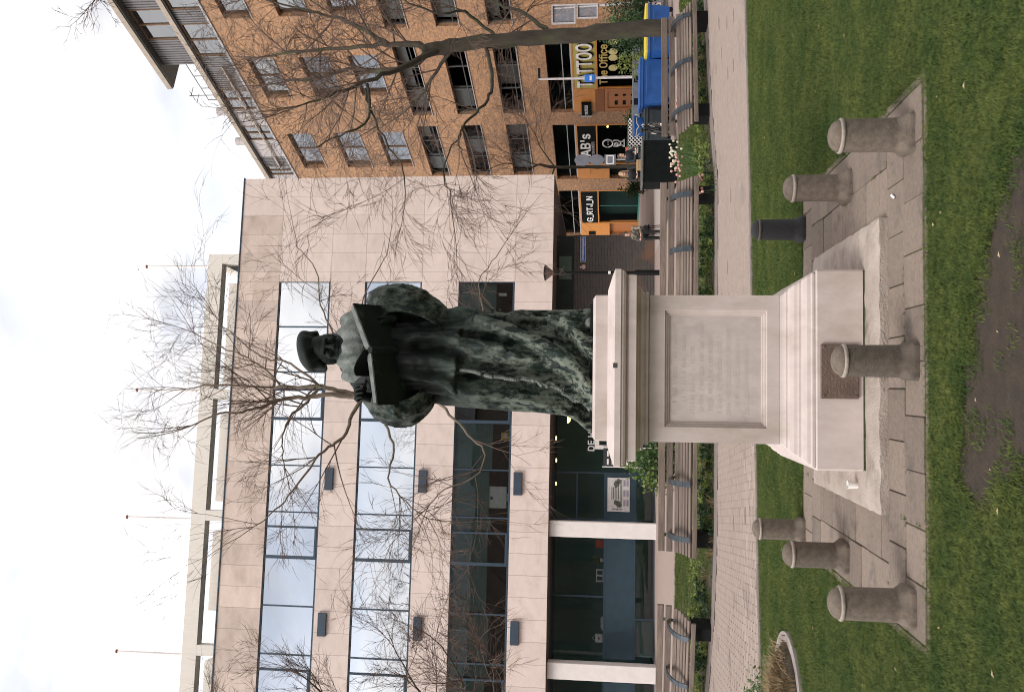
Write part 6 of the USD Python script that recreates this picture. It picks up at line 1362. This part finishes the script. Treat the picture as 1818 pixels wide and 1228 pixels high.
tree('bare_tree', 'thick bare tree with a dark mossy trunk at the end bench, before the brick block', (6.37, 18.0, 0.0),
     [(6.37, 18, -.15), (6.36, 18.0, 0.31), (6.35, 18.0, 1.59), (6.28, 18.0, 2.72), (6.24, 18.0, 3.87), (6.14, 18.0, 5.03), (6.04, 18.0, 5.6)], (.185, .135),
     [([(6.06, 18, 5.4), (6.24, 18.1, 5.86), (6.31, 18.3, 6.41), (6.38, 18.6, 7.35), (6.39, 18.8, 8.43), (6.38, 19.0, 9.4)], .10, .022), ([(6.08, 18.0, 5.26), (5.69, 17.6, 5.76), (5.32, 17.2, 6.23), (5.1, 17.0, 6.63), (4.89, 16.8, 7.02), (4.6, 16.5, 7.59)], .085, .018),
      ([(6.0, 18.0, 5.5), (5.82, 18.3, 6.1), (5.94, 18.8, 6.78), (6.12, 19.2, 7.41), (6.04, 19.6, 8.45), (6.06, 20.0, 9.67)], .09, .02), ([(6.36, 18.0, 3.01), (6.76, 18.2, 3.43), (7.04, 18.4, 3.86), (7.23, 18.6, 4.19), (7.65, 19.0, 4.73)], .06, .018),
      ([(6.30, 18.0, 4.1), (6.6, 17.6, 4.56), (6.62, 17.4, 4.7), (6.5, 17.2, 5.0), (6.61, 17.0, 5.52), (6.77, 16.8, 6.03)], .045, .014), ([(6.10, 18.0, 4.3), (5.09, 17.2, 4.05), (4.6, 16.8, 4.14), (4.14, 16.4, 4.45), (3.83, 16.2, 4.52), (3.54, 16.1, 4.47)], .05, .012, .25),
      ([(5.1, 17.0, 6.5), (4.33, 16.6, 6.34), (3.92, 16.2, 6.82), (3.65, 16.0, 7.19)], .04, .012, .3), ([(5.0, 17.0, 6.53), (4.46, 16.7, 6.32), (3.74, 16.4, 5.9), (3.27, 16.2, 5.58), (2.84, 16.1, 5.50)], .035, .010, .22),
      ([(6.31, 18.3, 6.41), (6.76, 18.5, 7.08), (7.13, 18.8, 7.8), (7.42, 19.0, 8.64), (7.71, 19.0, 9.68)], .07, .016), ([(3.93, 16.3, 4.50), (3.36, 16.2, 4.78), (2.82, 16.1, 4.7), (2.41, 16.1, 4.62)], .022, .008, .3), ([(6.05, 18, 5.0), (5.6, 18.4, 5.5), (5.3, 18.9, 5.9), (5.0, 19.4, 6.6)], .05, .014)], 3, twigs=11, tl=1.5, droop=.5, fine=.9)
tree('bare_tree', 'slender bare tree rising behind the statue before the pale office building', (-1.12, 20.0, 0.0),
     [(-1.12, 20, -.1), (-1.12, 20.0, 0.4), (-1.16, 20.0, 2.77), (-1.17, 20.0, 4.05), (-1.21, 20.0, 5.73), (-1.15, 20.0, 6.79), (-1.17, 20.0, 7.75)], (.125, .085),
     [([(-1.15, 20.0, 7.6), (-1.02, 20.0, 8.12), (-0.99, 20.0, 8.52), (-1.02, 20.2, 9.42), (-1.03, 20.4, 10.19), (-1.01, 20.6, 11.27), (-1.11, 20.7, 12.03)], .075, .014), ([(-1.18, 20.0, 7.6), (-1.15, 19.8, 8.25), (-1.21, 19.6, 8.78), (-1.27, 19.4, 9.24), (-1.41, 19.2, 9.49), (-1.53, 19.0, 9.86), (-1.56, 18.8, 10.29), (-1.8, 18.6, 10.84)], .075, .016),
      ([(-1.18, 20.0, 7.35), (-1.57, 19.6, 7.53), (-1.98, 19.2, 7.53), (-2.21, 19.0, 7.79), (-2.49, 18.7, 8.07), (-3.12, 18.4, 8.45), (-3.52, 18.2, 8.75), (-3.85, 18.0, 9.16)], .06, .012), ([(-1.03, 20.0, 8.45), (-1.31, 19.8, 8.65), (-1.59, 19.6, 8.91), (-1.9, 19.4, 9.03), (-2.26, 19.2, 9.02), (-2.73, 19.0, 8.87)], .045, .012),
      ([(-1.21, 20.0, 5.73), (-1.53, 19.5, 5.25), (-1.93, 19.2, 4.81), (-2.26, 19.0, 4.41), (-2.72, 18.8, 4.5), (-3.07, 18.6, 5.19), (-3.42, 18.5, 5.53)], .045, .010), ([(-1.02, 20.2, 9.42), (-0.53, 20.4, 9.98), (-0.27, 20.6, 10.56), (-0.0, 20.8, 11.37), (0.27, 21.0, 12.0)], .035, .010),
      ([(-1.03, 20.0, 8.26), (-0.52, 20.4, 9.22), (-0.4, 20.6, 9.57), (-0.3, 20.8, 10.15), (0.14, 21.0, 10.88), (0.7, 21.2, 11.56)], .04, .011), ([(-1.15, 20.0, 7.45), (-0.38, 20.5, 8.15), (0.29, 20.8, 8.39), (0.98, 21.0, 8.74), (1.82, 21.2, 8.96), (2.4, 21.4, 9.5)], .04, .010, .5),
      ([(-1.16, 20.0, 6.79), (-0.11, 20.5, 7.6), (0.7, 20.8, 7.7), (1.53, 21.0, 7.48), (2.2, 21.2, 7.16)], .038, .010, .45), ([(-1.18, 20.0, 4.69), (-0.47, 20.3, 4.35), (0.71, 20.6, 4.67), (1.51, 20.8, 4.84), (2.1, 21.0, 4.46)], .03, .009, .4),
      ([(-1.17, 20.0, 7.45), (-1.73, 19.4, 6.76), (-2.31, 19.0, 6.39), (-2.88, 18.7, 6.44), (-3.32, 18.5, 6.02), (-3.64, 18.4, 5.51)], .045, .010)], 5, twigs=6.5, tl=1.75, droop=.2, mat_=bark_l, fine=.72)
tree('bare_tree', 'bare tree at the left edge, only its twigs reaching into the view', (-10.03, 20.0, 0.0),
     [(-10.03, 20, -.1), (-10.03, 20.0, 0.33), (-10.19, 20.0, 2.7), (-10.18, 20.0, 4.49), (-10.12, 20, 5.6)], (.16, .10),
     [([(-10.18, 20.0, 4.49), (-8.61, 19.6, 4.7), (-7.64, 19.4, 4.86), (-6.86, 19.2, 5.15), (-6.4, 19.0, 5.45)], .06, .010), ([(-10.18, 20.0, 4.49), (-8.7, 20.0, 5.41), (-7.83, 20.0, 6.07), (-6.92, 19.9, 6.58)], .06, .012), ([(-10.12, 20.0, 5.5), (-9.19, 20.0, 7.25), (-8.2, 20.0, 8.2), (-7.6, 19.8, 8.75)], .07, .012), ([(-10.14, 20.0, 3.97), (-8.52, 19.5, 3.93), (-7.55, 19.2, 4.15), (-6.76, 19.0, 4.37)], .05, .012), ([(-10.12, 20, 5.5), (-10.4, 20, 7), (-10.2, 20.2, 8.8), (-10.5, 20.3, 10.8), (-10.3, 20.4, 13.0)], .08, .015), ([(-10.3, 20, 7), (-11.2, 20.4, 9), (-11.8, 20.8, 11.5)], .05, .012), ([(-10.3, 20.2, 8.8), (-9.6, 20.6, 10.5), (-9.3, 21, 12.2)], .04, .012)], 8, twigs=4.5, tl=1.3, droop=.05, upt=.35)
tree('bare_tree', 'thin young bare tree before the shops, right of the pale building corner', (7.66, 38.0, 0.0), [(7.66, 38, -.1), (7.66, 38.0, 0.29), (7.64, 38.0, 2.42), (7.65, 38.0, 4.22), (7.78, 38.0, 4.9)], (.10, .055),
     [([(7.65, 38.0, 4.22), (8.31, 38.0, 4.71), (9.04, 38.0, 5.08), (9.6, 37.8, 5.43)], .04, .012), ([(7.65, 38.0, 4.22), (7.1, 38.0, 4.46), (6.71, 37.8, 5.04), (6.44, 37.6, 5.5)], .045, .012), ([(7.7, 38.0, 4.4), (7.78, 38.0, 5.07), (8.08, 38.0, 5.8), (8.46, 38.0, 6.53)], .04, .012), ([(7.78, 38.0, 4.83), (7.59, 38.0, 5.55), (7.81, 37.8, 6.26), (7.52, 37.5, 6.95)], .045, .012)], 11, twigs=9, tl=1.5, droop=.2)
tree('bare_tree', 'bare tree beyond the right edge, its topmost twigs tipping into the sky', (7.9, 15.0, 0.0), [(7.9, 15, -.1), (7.9, 15, .3), (7.85, 15, 4), (7.7, 15, 7), (7.55, 15, 8.5)], (.15, .06), [([(7.55, 15, 8.4), (7.1, 15, 9.9), (6.54, 15.0, 10.72), (6.1, 15.0, 10.98)], .035, .010), ([(7.7, 15, 7), (8.3, 15.1, 8.3), (8.8, 15, 9.6)], .05, .012)], 14, twigs=3, tl=.6, droop=.1, fine=.7)

# ================================================================ unseen hall added behind the viewer to darken the lower window reflections
bh = thing('brick_hall', 'dark brick hall added behind the viewer to darken the lower window reflections', 'building', (0, -42, 0), .06)
hb = look('old_brick', (.10, .075, .06), (.075, .055, .045), rough=.9, scale=2)
hl = [(x, x + 2.2, 4.0, 10.5) for x in range(-50, 50, 6)]
part('wall', moved(wall_with_holes(-52, 52, 0, 19.0, hl, .5), rz=PI), hb, bh)
for x0, x1, z0, z1 in hl: part('window', moved(box(x0, x1, .35, .45, z0, z1), rz=PI), room_dark, bh)
part('roof', moved(trimesh.convex.convex_hull(np.array([(x, y, z) for x in (-52.5, 52.5) for y, z in ((-.5, 19.01), (14, 19.01), (7, 25))])), rz=PI), look('roof_slate', (.07, .07, .075), rough=.7), bh)
part('side_wall', moved(cat(box(-51.99, -51.6, .51, 13.9, 0, 19), box(51.6, 51.99, .51, 13.9, 0, 19), box(-51.6, 51.6, 13.5, 13.9, 0, 19)), rz=PI), hb, bh)
